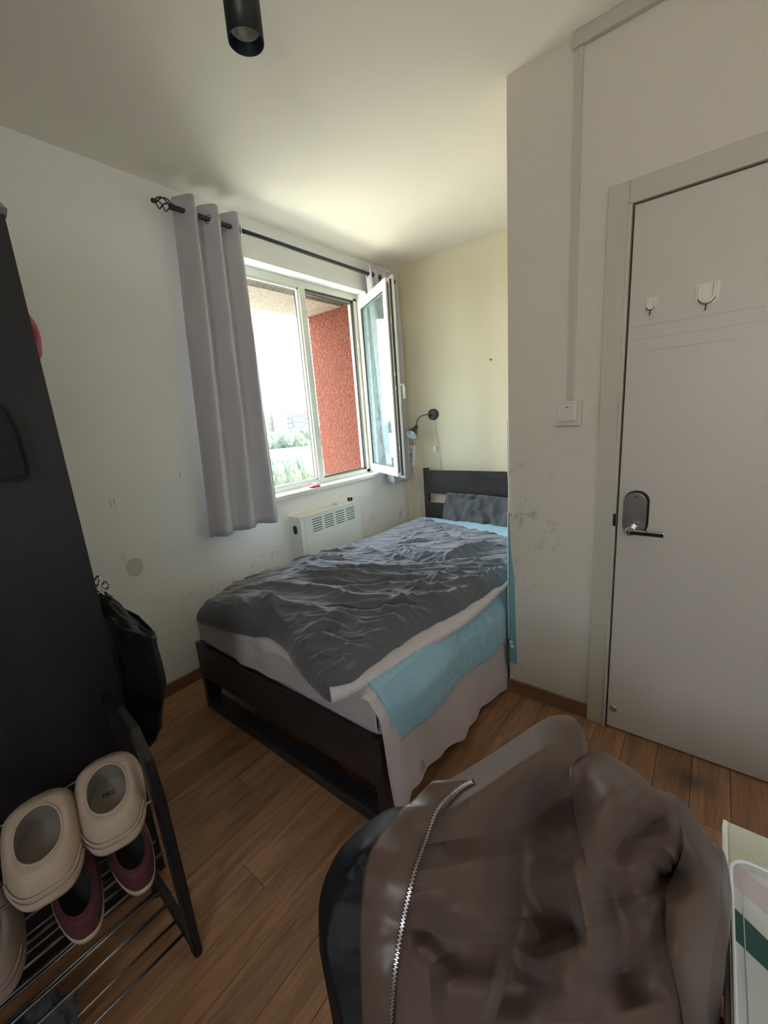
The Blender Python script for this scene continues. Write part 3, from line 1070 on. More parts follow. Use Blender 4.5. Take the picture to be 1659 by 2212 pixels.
# pink packet and cotton buds on the sill
pk = thing('sweet_packet', 'crumpled pink wrapper lying on the window sill', 'packet')
bm = BM()
g = bmesh.ops.create_uvsphere(bm, u_segments=20, v_segments=12, radius=1)
for v in bm.verts:
    n_ = noise.noise(v.co * 2.3)
    v.co = Vector((v.co.x * .018, v.co.y * .052, v.co.z * .009)) * (1 + .45 * n_)
    v.co += Vector((-2.318, 2.06, .988))
obj('wrapper', bm, pink_mat, pk, smooth=True)
for k in range(9):
    a = Vector((-2.33 + random.uniform(-.02, .01), 2.05 + random.uniform(-.02, .05), .994))
    b = a + Vector((random.uniform(-.012, .012), random.uniform(.02, .05), random.uniform(.006, .022)))
    bm = tube(BM(), [a, b], .0011, 5)
    tube(bm, [b, b + (b - a).normalized() * .009], .0024, 6)
    tag(obj('cotton_bud', bm, plastic_white, smooth=True), 'white cotton bud in the little heap on the pink wrapper', 'cotton bud', 'cotton buds on the sill')
tag(obj('paper_strip', prism(BM(), [(2.0, .988), (2.055, .9885), (2.05, .993), (1.995, .992)], 'x', -2.345, -2.325), plastic_white), 'small folded white paper strip beside the pink wrapper', 'paper')

# ------------------------------------------------------------------ bed
BX0, BX1, BY0, BY1 = -2.035, -.795, .865, 3.165
bed = thing('bed', 'black-brown wooden double bed frame with slatted headboard in the alcove', 'bed')
obj('foot_panel', boxbm(BX0, BX1, BY0, BY0 + .026, .19, .385, bev=.003), black_wood, bed)
for x0 in (BX0, BX1 - .035):
    obj('leg', boxbm(x0, x0 + .035, BY0 + .001, BY0 + .075, .048, .19, bev=.002), black_wood, bed)
obj('foot_rail', boxbm(BX0, BX1, BY0 + .001, BY0 + .075, .001, .05, bev=.003), black_wood, bed)
for x0 in (BX0, BX1 - .022):
    obj('side_rail', boxbm(x0, x0 + .022, BY0 + .026, BY1 - .03, .20, .385, bev=.003), black_wood, bed)
for x0 in (BX0 - .005, BX1 - .03):
    obj('head_post', boxbm(x0, x0 + .04, BY1 - .045, BY1, 0, .98, bev=.003), black_wood, bed)
obj('head_slat', boxbm(BX0 + .03, BX1 - .03, BY1 - .055, BY1 - .035, .758, .966, bev=.003), black_wood, bed)
obj('head_slat', boxbm(BX0 + .03, BX1 - .03, BY1 - .055, BY1 - .035, .40, .672, bev=.003), black_wood, bed)
for k in range(12):
    y = BY0 + .15 + k * .175
    obj('bed_slat', boxbm(BX0 + .022, BX1 - .022, y, y + .07, .30, .318), mat('pine_slat', (.35, .24, .14), .6) if k == 0 else bpy.data.materials['pine_slat'], bed)
# mattress
MX0, MX1, MY0, MY1, MZ = -2.02, -.828, .893, 3.10, .54
bm = boxbm(MX0, MX1, MY0, MY1, .318, MZ, bev=.045, seg=5)
tag(obj('mattress', bm, sheet_mat, smooth=True), 'thick mattress in a mauve-grey fitted sheet on the black bed', 'mattress')

# flat sheet: over the foot end and down the near side
def smooth01(t):
    t = np.clip(t, 0, 1)
    return t * t * (3 - 2 * t)
low = c4([(1025, 1475), (1090, 1380), (1180, 1320), (1280, 1200), (1420, 1060), (1520, 940), (1600, 860)])
lw = np.array([on(u, v, 'x', -.775) for u, v in low])
ny, nz = 130, 46
ys = np.linspace(.858, 2.9, ny)
zlow = np.interp(ys, lw[:, 1], lw[:, 2], left=.10, right=.05) + .006 * FB(ys * 9, 0, 2)
Yg = np.repeat(ys[:, None], nz, 1)
s = np.linspace(0, 1, nz)[None, :]
# profile: a short lap on the mattress top, round the edge, then down
lap = .05
tt = np.repeat(s, ny, 0)
Zg = np.where(tt < .12, MZ + .001, MZ + .001 - (MZ + .001 - zlow[:, None]) * smooth01((tt - .12) / .88) ** .85)
xx = np.where(tt < .12, MX1 - .03 + .03 * tt / .12, MX1 + .003 + .046 * smooth01((tt - .12) * 5))
fold = .016 + .012 * np.sin(Yg * 15 + 2.0 * FB(Yg * 2, tt, 4)) + .006 * np.sin(Yg * 37 + 2)
fold[:, :] = fold * smooth01((tt - .15) * 1.5) * (.25 + .9 * smooth01((tt - .5) * 2.5))
fold += .030 * np.exp(-((Yg - .90) / .05) ** 2) * smooth01((tt - .2) * 2)
xx = xx + fold
P = np.stack([xx, Yg, Zg], -1)
sheet = thing('flat_sheet', 'pale mauve-grey bed sheet hanging down the near side of the bed', 'sheet')
gridmesh('side_drop', P, sheet_mat, sheet, thick=.0016)
# loose lap at the foot end
xs = np.linspace(MX0 + .02, MX1 + .012, 110)
Xg = np.repeat(xs[:, None], 34, 1)
s = np.linspace(0, 1, 34)[None, :].repeat(110, 0)
zb = .40 + .006 * FB(xs * 7, 1, 1)
y_ = np.where(s < .4, MY0 + .08 - .09 * (s / .4), MY0 - .010 - .004 * np.sin(Xg * 30))
z_ = np.where(s < .4, MZ + .006 - .018 * smooth01((s - .28) / .12), MZ - .012 - (MZ - .012 - zb[:, None]) * ((s - .4) / .6))
y_ += -.012 * np.exp(-((Xg + 1.55) / .12) ** 2) * smooth01((s - .4) * 3)
z_ += .012 * FB(Xg * 6, s * 2, 6) * (s < .4)
P = np.stack([Xg, y_, z_], -1)
gridmesh('foot_lap', P, sheet_mat, sheet, thick=.0016)
obj('loose_thread', tube(BM(), spline([on(912, 1640, 'x', -.765), on(918, 1652, 'x', -.763), on(914, 1668, 'x', -.765)], 5), .004, 5), sheet_mat, sheet)

# light blue quilted pad
padlow = c4([(1110, 1140), (1140, 1100), (1300, 930), (1500, 750), (1600, 640)])
pw_ = np.array([on(u, v, 'x', -.755) for u, v in padlow])
ny, nx = 150, 90
ys = np.linspace(.955, 3.0, ny)
zl = np.interp(ys, pw_[:, 1], pw_[:, 2], left=pw_[0, 2], right=.25)
zl[:3] += np.array([.0, -.0, 0])
s = np.linspace(0, 1, nx)[None, :].repeat(ny, 0)
Yg = ys[:, None].repeat(nx, 1)
TOPX = MX1 + .012
sx = np.where(s < .62, MX0 + .01 + (TOPX - MX0 - .01) * s / .62, TOPX + .054 * smooth01((s - .62) * 6))
q = np.clip((s - .62) / .38, 0, 1)
sz = MZ + .012 - (MZ + .012 - zl[:, None]) * q ** 1.05
edge = np.exp(-((Yg - .955) / .10) ** 2)
# foot edge slants towards the camera as it falls
skew = .045 * q
Yg2 = Yg - edge * (.055 * smooth01((sx + 1.0) / .2)) + 0 * skew
puck = .004 * np.sin(sx * 70 + Yg * 20) * np.exp(-((Yg - 1.02) / .16) ** 2) + .006 * FB(sx * 9, Yg * 9, 3)
puck += .0035 * np.abs(np.sin(Yg * 42 + 2 * FB(sx * 4, Yg * 4, 1)))
sz = sz + puck * (1 - .6 * q)
sx = sx + (puck * 1.2 + .012 * np.sin(Yg * 12)) * smooth01(q * 3)
pad = gridmesh('mattress_pad', np.stack([sx, Yg2, sz], -1), pad_mat, thick=.008)
tag(pad, 'light blue quilted pad showing under the duvet and draped over the bed side', 'mattress pad')
# piped hem of the pad
ii = [(j, nx - 4) for j in range(2, ny)]
hem = [Vector((sx[a, b] + .006, Yg2[a, b], sz[a, b] + .018)) for a, b in ii]
obj('hem_piping', tube(BM(), hem[::3], .0028, 6), pad_mat, pad, smooth=True)
hb = int(nx * .36)
hem = [Vector((sx[2, b], Yg2[2, b] - .002, sz[2, b] + .002)) for b in range(hb, nx)]
obj('hem_piping', tube(BM(), hem, .0036, 6), pad_mat, pad, smooth=True)

# ------------------------------------------------------------------ duvet
footL = c4([(55, 550), (150, 575), (250, 600), (330, 622), (420, 640), (500, 705), (545, 780), (600, 850), (680, 930), (725, 950)])
fz = [.575, .575, .57, .565, .56, .55, .54, .53, .52, .515]
foot = [on(u, v, 'z', z) for (u, v), z in zip(footL, fz)]
rightL = c4([(830, 865), (930, 790), (1040, 705), (1200, 600), (1350, 525), (1420, 480), (1500, 430), (1600, 365)])
right = [foot[-1]] + [on(u, v, 'z', .568) for u, v in rightL] + [np.array(p) for p in ((-.79, 2.15, .568), (-.80, 2.4, .568), (-.83, 2.56, .568))]
head = [np.array(p) for p in ((-1.86, 2.70, .565), (-1.76, 2.735, .565), (-1.5, 2.70, .565), (-1.28, 2.62, .565), (-1.05, 2.575, .565), (-.83, 2.56, .565))]
left = [foot[0]] + [np.array(p) for p in ((-1.955, .98, .57), (-2.0, 1.15, .57), (-1.985, 1.45, .57), (-1.93, 1.8, .568), (-1.90, 2.2, .566), (-1.90, 2.5, .565), (-1.86, 2.70, .565))]
NU, NV = 230, 300
cf = resample(spline(foot, 6), NU)
chd = resample(spline(head, 6), NU)
cl = resample(spline(left, 6), NV)
cr = resample(spline(right, 6), NV)
U = np.linspace(0, 1, NU)[:, None, None]
V = np.linspace(0, 1, NV)[None, :, None]
P = (1 - V) * cf[:, None] + V * chd[:, None] + (1 - U) * cl[None] + U * cr[None] - ((1 - U) * (1 - V) * cf[0] + U * (1 - V) * cf[-1] + (1 - U) * V * chd[0] + U * V * chd[-1])
X, Y, Z = P[..., 0].copy(), P[..., 1].copy(), P[..., 2].copy()
u1 = np.linspace(0, 1, NU)[:, None] * 1.1
v1 = np.linspace(0, 1, NV)[None, :] * 1.9
ed = np.minimum(np.minimum(u1 + 0 * v1, 1.1 - u1 + 0 * v1), np.minimum(v1 + 0 * u1, 1.9 - v1 + 0 * u1))
eL = u1 + 0 * v1
eF = v1 + 0 * u1
puff = np.sqrt(1 - (1 - np.clip(ed / .07, 0, 1)) ** 2)
ridges = [([(150, 470), (330, 448), (520, 440), (700, 450), (900, 470), (1100, 480), (1300, 455), (1450, 410), (1600, 370)], .024, .028),
          ([(520, 350), (650, 380), (850, 355), (1100, 360), (1350, 350), (1600, 310)], .024, .026),
          ([(560, 262), (750, 322), (950, 310), (1200, 290), (1450, 270), (1600, 240)], .022, .024),
          ([(200, 480), (420, 520), (650, 540), (850, 545), (1050, 540), (1250, 500), (1400, 470)], .030, .03),
          ([(640, 440), (800, 425), (1000, 400), (1250, 405), (1500, 360), (1600, 330)], .020, .02),
          ([(480, 560), (640, 572), (760, 560), (900, 600), (1050, 580), (1200, 560), (1330, 520)], .022, .026),
          ([(350, 480), (440, 500), (480, 600), (530, 720)], .026, .03),
          ([(1040, 175), (1150, 235), (1300, 245), (1450, 195), (1590, 155)], .030, .03),
          ([(1090, 120), (1250, 140), (1400, 160)], .018, .03),
          ([(700, 230), (850, 200), (1000, 230), (1150, 262)], .016, .02),
          ([(600, 660), (700, 650), (850, 700), (1000, 715)], .014, .02),
          ([(500, 700), (650, 800), (760, 880)], .014, .03),
          ([(560, 640), (700, 580), (850, 625)], .014, .018),
          ([(900, 330), (1100, 335), (1300, 320), (1500, 300)], .014, .014),
          ([(760, 495), (950, 505), (1150, 515), (1320, 490)], -.022, .02),
          ([(600, 405), (800, 395), (1000, 378), (1300, 378)], -.02, .018),
          ([(640, 345), (860, 335), (1100, 325), (1400, 312)], -.016, .016),
          ([(1060, 190), (1180, 262), (1320, 265), (1500, 225)], -.020, .022),
          ([(250, 480), (330, 560), (350, 620)], .018, .02),
          ([(120, 480), (200, 560), (230, 600)], .014, .02),
          ([(850, 640), (1000, 620), (1180, 590)], .012, .014),
          ([(1100, 430), (1200, 390), (1330, 320)], .010, .010),
          ([(1300, 455), (1420, 395), (1580, 280)], .014, .012),
          ([(1200, 300), (1380, 220), (1480, 190)], .012, .012),
          ([(980, 290), (1040, 250), (1120, 230)], .010, .012)]
wx = FB(X * 5, Y * 5, 0.5, o=2) * .012
wy = FB(X * 5, Y * 5, 9.5, o=2) * .018
H = np.zeros_like(X)
for pl_, a, w in ridges:
    pts = onz(c4(pl_), .63)
    d, fr_ = segdist(X + wx, Y + wy, pts)
    H += 1.45 * a * np.exp(-(d / (w * 1.05)) ** 1.35) * np.clip(np.sin(PI * np.clip(fr_, .04, .96)) * 1.6, 0, 1)
# fine creases roughly following the folds (direction of the world x axis, fanning)
ca, sa_ = math.cos(.60), math.sin(.60)
A = X * ca + Y * sa_
B = -X * sa_ + Y * ca
crease = np.abs(FB(A * 3.2 + wy * 20, B * 13 + wx * 20, 2.0, o=3))
H += .022 * np.exp(-(crease / .11) ** 1.2) * (.5 + FB(A * 2, B * 2, 7.0, o=1))
H += .010 * (.35 - np.abs(FB(A * 6, B * 26 + wx * 30, 3.0, o=2)))
H += .010 * FB(X * 5, Y * 5, 4.0, o=2)
fade = np.clip(ed / .05, 0, 1)
big = .045 * np.exp(-((X + 1.7) / .35) ** 2 - ((Y - 1.1) / .5) ** 2) + .02 * FB(X * 1.8, Y * 1.8, 1.0, o=1)
Z = Z + puff * .058 + (H + big) * fade
# the near foot corner lies flatter
flat = np.exp(-((X + .93) / .16) ** 2 - ((Y - .85) / .18) ** 2)
Z = Z - flat * .03 * fade
# rim folded under
P = np.stack([X, Y, Z], -1)
def drop(Q, axis, at0, dz=.03):
    e = (Q[0] if at0 else Q[-1]) if axis == 0 else (Q[:, 0] if at0 else Q[:, -1])
    e = e.copy()
    e[..., 2] -= dz
    e[..., :2] += (P[NU // 2, NV // 2, :2] - e[..., :2]) * .02
    e = e[None] if axis == 0 else e[:, None]
    return np.concatenate([e, Q] if at0 else [Q, e], axis)
for _ in range(1):
    P2 = drop(P, 0, True)
    P2 = drop(P2, 0, False)
    P2 = drop(P2, 1, True)
    P2 = drop(P2, 1, False)
duvet = gridmesh('duvet', P2, duvet_mat)
tag(duvet, 'rumpled charcoal duvet spread across the bed', 'duvet')
# pale underside turned out along the near edge
outL = c4([(727, 951), (860, 890), (1000, 800), (1100, 740), (1250, 650), (1350, 590), (1450, 530), (1600, 450)])
uo = [on(u, v, 'z', .562) for u, v in outL] + [np.array(p) for p in ((-.76, 2.0, .562), (-.78, 2.3, .562), (-.81, 2.54, .562))]
uo = [np.array([min(p[0], -.772), p[1], p[2]]) for p in uo]
ui = resample(spline(right, 6), 120)
uo = resample(spline(uo, 6), 120)
s = np.linspace(0, 1, 12)[None, :, None]
Pu = ui[:, None] * (1 - s) + uo[:, None] * s
Pu[:, :, 0] -= .02 * (1 - s[0, :, 0])[None, :] * np.clip(np.arange(120) / 12.0, 0, 1)[:, None]
Pu[:, :, 2] = .560 + .012 * np.sqrt(np.clip(1 - (2 * s[..., 0] - 1.0) ** 2, 0, 1)) + .006 * FB(Pu[..., 0] * 8, Pu[..., 1] * 14, 5.0)
Pu[:, -1, 2] -= .012
gridmesh('turned_edge', Pu, under_mat, duvet, thick=.003, label='pale mauve underside of the duvet')

# ------------------------------------------------------------------ pillow
def cushion(name, w, h, t, m, mtx, nz=40, wr=.02, parent=None, seed=0):
    vs = []
    n1, n2 = 56, 40
    P_ = np.zeros((2, n1, n2, 3))
    for k, sg in enumerate((1, -1)):
        for i in range(n1):
            for j in range(n2):
                a = -1 + 2 * i / (n1 - 1)
                b = -1 + 2 * j / (n2 - 1)
                th = (max(0, 1 - a ** 4) * max(0, 1 - b ** 4)) ** .55
                x_ = w / 2 * a * (1 - .05 * b * b)
                z_ = h / 2 * b * (1 - .05 * a * a)
                n_ = fbm(a * 2.2 + seed, b * .7, seed, o=3) * wr + .5 * wr * abs(math.sin(a * 9 + b * 1.5 + 2 * noise.noise((a * 2, b * 2, seed))))
                P_[k, i, j] = (x_, sg * (t / 2 * th) + n_ * min(1, th * 2) * sg * -1, z_)
    bm = BM()
    for k in range(2):
        g = [[bm.verts.new(mtx @ Vector(P_[k, i, j])) for j in range(n2)] for i in range(n1)]
        for i in range(n1 - 1):
            for j in range(n2 - 1):
                f = (g[i][j], g[i + 1][j], g[i + 1][j + 1], g[i][j + 1])
                bm.faces.new(f if k == 0 else f[::-1])
    bmesh.ops.remove_doubles(bm, verts=bm.verts, dist=.0008)
    return obj(name, bm, m, parent, smooth=True)
pil = cushion('pillow', .74, .33, .10, pillow_mat, Matrix.Translation((-1.425, 3.03, .615)) @ Matrix.Rotation(math.radians(-14), 4, 'X') @ Matrix.Rotation(math.radians(2), 4, 'Y'), wr=.05, seed=3)
tag(pil, 'wrinkled charcoal pillow standing against the headboard', 'pillow')
tp = thing('tissue_pack', 'small cream and green packet lying in front of the pillow', 'packet')
pp = on(984, 1140, 'z', .575)
px_, py_ = pp[0], pp[1]
obj('packet_body', boxbm(px_ - .02, px_ + .045, py_ - .02, py_ + .02, .560, .588, bev=.005), mat('cream_packet', (.66, .66, .52), .5), tp)
obj('packet_end', boxbm(px_ - .045, px_ - .019, py_ - .018, py_ + .018, .561, .586, bev=.004), mat('green_packet', (.06, .12, .10), .5), tp)

# ------------------------------------------------------------------ wall lamp
wl = thing('wall_lamp', 'black gooseneck reading lamp on the wall above the headboard', 'wall lamp')
LXp, LZp = -1.949, 1.448
obj('wall_plate', lathe(BM(), [(0, .028), (.042, .028), (.047, .022), (.048, 0)], 28, mat=Matrix.Translation((LXp, YB, LZp)) @ Matrix.Rotation(PI / 2, 4, 'X')), black_metal, wl, smooth=False)
neckp = spline([(LXp, YB - .028, LZp), (LXp - .02, YB - .055, LZp + .004), (LXp - .07, YB - .10, LZp - .008), (LXp - .105, YB - .115, LZp - .045), (LXp - .112, YB - .12, LZp - .095)], 6)
obj('gooseneck', tube(BM(), neckp, .0055, 8), mat('gooseneck_metal', (.12, .10, .10), .35, .6), wl, smooth=True)
hd = Vector(neckp[-1])
ax = Vector((-.02, -.80, -.62)).normalized()
q_ = ax.to_track_quat('Z', 'Y').to_matrix().to_4x4()
mx_ = Matrix.Translation(hd) @ q_
shade_m = mat('lamp_shade_grey', (.035, .037, .04), .4)
o = obj('lamp_shade', lathe(BM(), [(.010, -.012), (.016, -.008), (.018, .02), (.024, .035), (.040, .07), (.050, .098), (.0515, .104)], 28, mat=mx_, cap0=True), shade_m, wl, smooth=True)
obj('shade_lining', lathe(BM(), [(.0495, .103), (.047, .096), (.036, .068), (.020, .038), (.0, .030)], 28, mat=mx_), mat('lamp_white_inside', (.62, .68, .66), .5), wl, smooth=True)
obj('bulb', lathe(BM(), [(.012, .035), (.018, .05), (.027, .066), (.027, .078), (.018, .09), (0, .096)], 20, mat=mx_), mat('frosted_bulb', (.7, .72, .7), .35), wl, smooth=True)
cw = YB - .010
def cable(name, pts, label, r=.003, m=None):
    return tag(obj(name, tube(BM(), spline(pts, 6), r, 6), m or plastic_white, smooth=True), label, 'cable')
lc = thing('lamp_cable', 'white lamp cable with inline switch hanging down from the wall lamp', 'cable')
obj('cord', tube(BM(), spline([(LXp + .002, cw, 1.40), (-1.947, cw, 1.30), (-1.948, cw, 1.19), (-1.94, cw, 1.12), (-1.915, cw, 1.03), (-1.90, cw, .95), (-1.90, cw, .80)], 6), .0024, 6), plastic_white, lc, smooth=True)
obj('cord', tube(BM(), spline([(LXp + .012, cw, 1.40), (-1.925, cw, 1.28), (-1.90, cw, 1.12), (-1.893, cw, .95), (-1.893, cw, .80)], 6), .0022, 6), mat('cord_grey', (.5, .48, .42), .5), lc, smooth=True)  # second, greyer strand of the lamp cable
obj('inline_switch', boxbm(-1.958, -1.930, cw - .014, cw + .004, 1.115, 1.175, bev=.005), plastic_white, lc)

# power strip hung in the corner
ps = thing('power_strip', 'white power strip hanging on the back wall next to the curtain corner', 'power strip')
zc_ = 1.085
rotp = Matrix.Translation((-2.195, YB - .018, zc_)) @ Matrix.Rotation(math.radians(6), 4, 'Y')
obj('strip_body', box(BM(), -.029, .029, -.014, .014, -.095, .095, bev=.005, mat=rotp), plastic_white, ps)
for k, z in enumerate((.055, .0, -.055)):
    bm = BM()
    for dx in (-.008, .008):
        box(bm, dx - .0016, dx + .0016, -.0150, -.0138, z - .008, z + .006, mat=rotp)
    box(bm, -.0016, .0016, -.0150, -.0138, z + .010, z + .018, mat=rotp)
    obj('socket', bm, black_plastic, ps)
obj('blue_grey_plug', box(BM(), -.024, .018, -.045, -.014, -.008, .026, bev=.006, mat=rotp), mat('grey_plug', (.22, .24, .30), .4), ps, label='grey plug in the middle socket')
obj('black_plug', box(BM(), -.055, -.020, -.043, -.018, -.008, .012, bev=.005, mat=rotp), black_plastic, ps, label='black plug')
obj('white_plug', box(BM(), -.040, -.012, -.04, -.014, .035, .062, bev=.006, mat=rotp), plastic_white, ps)
obj('hanging_loop', tube(BM(), [(-2.19, YB - .012, 1.175), (-2.183, YB - .010, 1.215), (-2.176, YB - .012, 1.175)], .0014, 6), black_metal, ps)
tag(obj('adhesive_patch', boxbm(-2.215, -2.160, YB - .002, YB, 1.19, 1.245, bev=.0008), mat('yellowed_tape', (.62, .57, .42), .35)), 'square of yellowed adhesive tape above the power strip', 'tape')
cable('strip_cable', [(-2.185, cw, .99), (-2.165, cw, .90), (-2.155, cw, .82), (-2.135, cw, .76), (-2.128, cw, .66), (-2.14, cw, .58), (-2.12, cw, .52), (-2.11, cw - .02, .49)], 'right white cable dropping from the power strip behind the bed', .004)
cable('strip_cable', [(-2.20, cw, .99), (-2.18, cw, .86), (-2.165, cw - .01, .78), (-2.14, cw - .02, .745), (-2.06, cw - .03, .71), (-2.0, cw - .03, .675), (-1.93, cw - .02, .66)], 'white cable looping from the power strip through the headboard gap', .004)
cable('wall_cable', [(-2.235, cw - .02, .86), (-2.238, cw - .02, .74), (-2.23, cw - .02, .62), (-2.225, cw - .04, .54), (-2.22, cw - .05, .46)], 'left white cable hanging straight down in the room corner', .004)

# ------------------------------------------------------------------ ceiling spotlight
sl = thing('ceiling_spotlight', 'black cylindrical spotlight hanging from the ceiling', 'ceiling lamp')
sc = on(532, 91, 'z', 2.435)
T0 = Matrix.Translation((sc[0], sc[1], 2.435))
obj('housing', lathe(BM(), [(.0445, .0), (.046, 0), (.046, .118), (.044, .13), (.036, .142), (.022, .148), (0, .149)], 40, mat=T0), black_metal, sl, smooth=True)
obj('inner_sleeve', lathe(BM(), [(.0445, 0), (.043, .016), (.038, .028)], 40, mat=T0), mat('blue_black_sleeve', (.010, .016, .028), .35), sl, smooth=True)
obj('reflector', lathe(BM(), [(.038, .028), (.032, .046), (.014, .056), (0, .056)], 40, mat=T0), mat('lamp_reflector', (.75, .74, .7), .3, .3), sl, smooth=True)
obj('stem', lathe(BM(), [(.010, .145), (.010, .215), (.032, .222), (.034, .255)], 24, mat=T0), black_metal, sl, smooth=True)

# ------------------------------------------------------------------ wardrobe and what hangs on it
WFX, WFY = -1.36, .338
wd = thing('wardrobe', 'tall black wardrobe filling the left edge', 'wardrobe')
WT = 1.985
obj('side_panel', boxbm(XW + .004, WFX - .001, WFY - .018, WFY, 0, WT, bev=.001), wardrobe_mat, wd)
obj('carcass', boxbm(XW + .004, WFX - .02, YF + .3, WFY - .018, .002, WT - .002), wardrobe_mat, wd)
obj('wardrobe_door', boxbm(WFX - .02, WFX, WFY - .78, WFY - .001, .04, WT - .001, bev=.0015), wardrobe_mat, wd)
obj('wardrobe_door', boxbm(WFX - .02, WFX, WFY - 1.3, WFY - .783, .04, WT - .001, bev=.0015), wardrobe_mat, wd)
# grey box corner on top
gb = BM()
tri = [on(0, 398, 'y', .30), on(37, 442, 'y', .30)]
prism(gb, [(-1.62, WT + .001), (-1.375, WT + .001), (-1.355, WT + .012), (-1.42, WT + .055), (-1.5, WT + .13), (-1.62, WT + .15)], 'y', -.1, .345)
tag(obj('folded_bag', gb, mat('grey_bag', (.26, .25, .30), .6, bump=.4, bscale=12)), 'grey folded bag lying on top of the wardrobe', 'bag')
# pink cloth on the side panel
bm = BM()
pc = [on(62, 672, 'y', .41), on(84, 695, 'y', .41), on(88, 728, 'y', .41), on(103, 742, 'y', .41), on(103, 778, 'y', .41), on(92, 792, 'y', .41), on(70, 785, 'y', .41), on(40, 700, 'y', .41)]
g = bmesh.ops.create_uvsphere(bm, u_segments=24, v_segments=16, radius=1)
cz_ = .5 * (pc[0][2] + pc[5][2])
hh = .5 * (pc[0][2] - pc[5][2])
for v in bm.verts:
    n_ = noise.noise(v.co * 1.9 + Vector((4, 0, 0)))
    k = 1 - .35 * v.co.z
    v.co = Vector((v.co.x * .085 * k, v.co.y * .035, v.co.z * hh)) * (1 + .22 * n_) + Vector((-1.648, WFY + .045, cz_))
tag(obj('pink_cloth', bm, fabric('pink_terry', (.50, .085, .15), .9, 500, .4, .4, 20), smooth=True), 'pink cloth hanging high on the side of the wardrobe', 'cloth')
# hook with rings
hk = thing('metal_hook', 'chrome hook with rings on the wardrobe side holding the black bag', 'hook')
hz = .985
hx = -1.52
obj('hook_plate', boxbm(hx - .02, hx + .02, WFY, WFY + .004, hz - .02, hz + .03, bev=.001), chrome, hk)
def ring(bm, c, r, r2, rot, n1=18, n2=8):
    pts = [c + rot @ Vector((r * math.cos(2 * PI * k / n1), r * math.sin(2 * PI * k / n1), 0)) for k in range(n1 + 1)]
    return tube(bm, pts, r2, n2)
obj('ring', ring(BM(), Vector((hx, WFY + .045, hz + .022)), .017, .0032, Matrix.Rotation(1.1, 3, 'X')), chrome, hk, smooth=True)
obj('ring', ring(BM(), Vector((hx + .012, WFY + .062, hz + .004)), .011, .0034, Matrix.Rotation(1.3, 3, 'X') @ Matrix.Rotation(.6, 3, 'Y')), chrome, hk, smooth=True)
obj('ring', ring(BM(), Vector((hx, WFY + .040, hz - .012)), .012, .003, Matrix.Rotation(.3, 3, 'Y')), chrome, hk, smooth=True)
obj('hook_arm', tube(BM(), spline([(hx, WFY + .003, hz + .015), (hx, WFY + .035, hz), (hx + .004, WFY + .055, hz - .035), (hx + .006, WFY + .060, hz - .065), (hx + .010, WFY + .070, hz - .055)], 5), .0038, 8), chrome, hk, smooth=True)
# black plastic bag
sil = [(213, 1290), (226, 1288), (236, 1302), (262, 1330), (300, 1362), (316, 1373), (334, 1372), (335, 1392), (346, 1430), (357, 1475), (353, 1515), (345, 1550), (347, 1575), (335, 1600), (322, 1616), (308, 1608), (292, 1588), (282, 1560), (262, 1500), (245, 1430), (228, 1350), (214, 1310)]
BYC = WFY + .055
sp3 = [on(u, v, 'y', BYC) for u, v in sil]
rs, ls = sp3[:15], sp3[15:]
rc = resample(rs, 60)
lz = np.array([p[2] for p in sp3[14:]] + [sp3[0][2]])
lxx = np.array([p[0] for p in sp3[14:]] + [sp3[0][0]])
nA = 40
Pb = np.zeros((nA, 60, 3))
for j in range(60):
    xr, zr = rc[j, 0], rc[j, 2]
    xl = np.interp(zr, lz, lxx) - .06 * math.sin(PI * j / 59)
    hw = max((xr - xl) / 2, .004)
    c = (xr + xl) / 2
    for i in range(nA):
        a = 2 * PI * i / nA
        k = 1 + .14 * noise.noise((math.cos(a) * 1.6, math.sin(a) * 1.6, j * .11)) * (1 if j < 57 else 0)
        dy = min(.030, hw * .35) * math.sin(a) * k
        Pb[i, j] = (c + hw * math.cos(a) * (1 + .0 * k), BYC + dy, zr + .012 * noise.noise((math.cos(a) * 3, j * .2, math.sin(a) * 3)))
bag = gridmesh('bin_bag', Pb, bag_mat, closed_u=True)
tag(bag, 'black plastic bag hanging from the hook on the wardrobe side', 'bag')
obj('neck', tube(BM(), spline([(hx + .008, WFY + .062, hz - .055), (hx + .006, WFY + .058, hz - .08), tuple(sp3[1] + np.array([-.004, 0, -.03]))], 5), .008, 8), bag_mat, bag, smooth=True)
for k, (u, v) in enumerate(((229, 1289), (237, 1292))):
    a = on(u - 6, v + 10, 'y', BYC)
    b = on(u, v, 'y', BYC)
    bm = tube(BM(), [a, b, b + np.array([.006, 0, .004])], [.005, .005, .008], 7)
    obj('knotted_end', bm, bag_mat, bag, smooth=True)
# black cap / pouch on the wardrobe front
cz0 = [on(u, v, 'x', WFX + .03) for u, v in ((-40, 860), (0, 870), (20, 890), (42, 935), (58, 990), (63, 1015), (62, 1032), (40, 1040), (0, 1042), (-50, 1040))]
ol = [(p[1], p[2]) for p in cz0]
bm = BM()
prism(bm, ol, 'x', WFX + .003, WFX + .05, bev=.012)
tag(obj('hanging_pouch', bm, mat('black_pouch_cloth', (.010, .010, .014), .8, bump=.3, bscale=30)), 'black cloth pouch hanging on the front of the wardrobe', 'pouch')

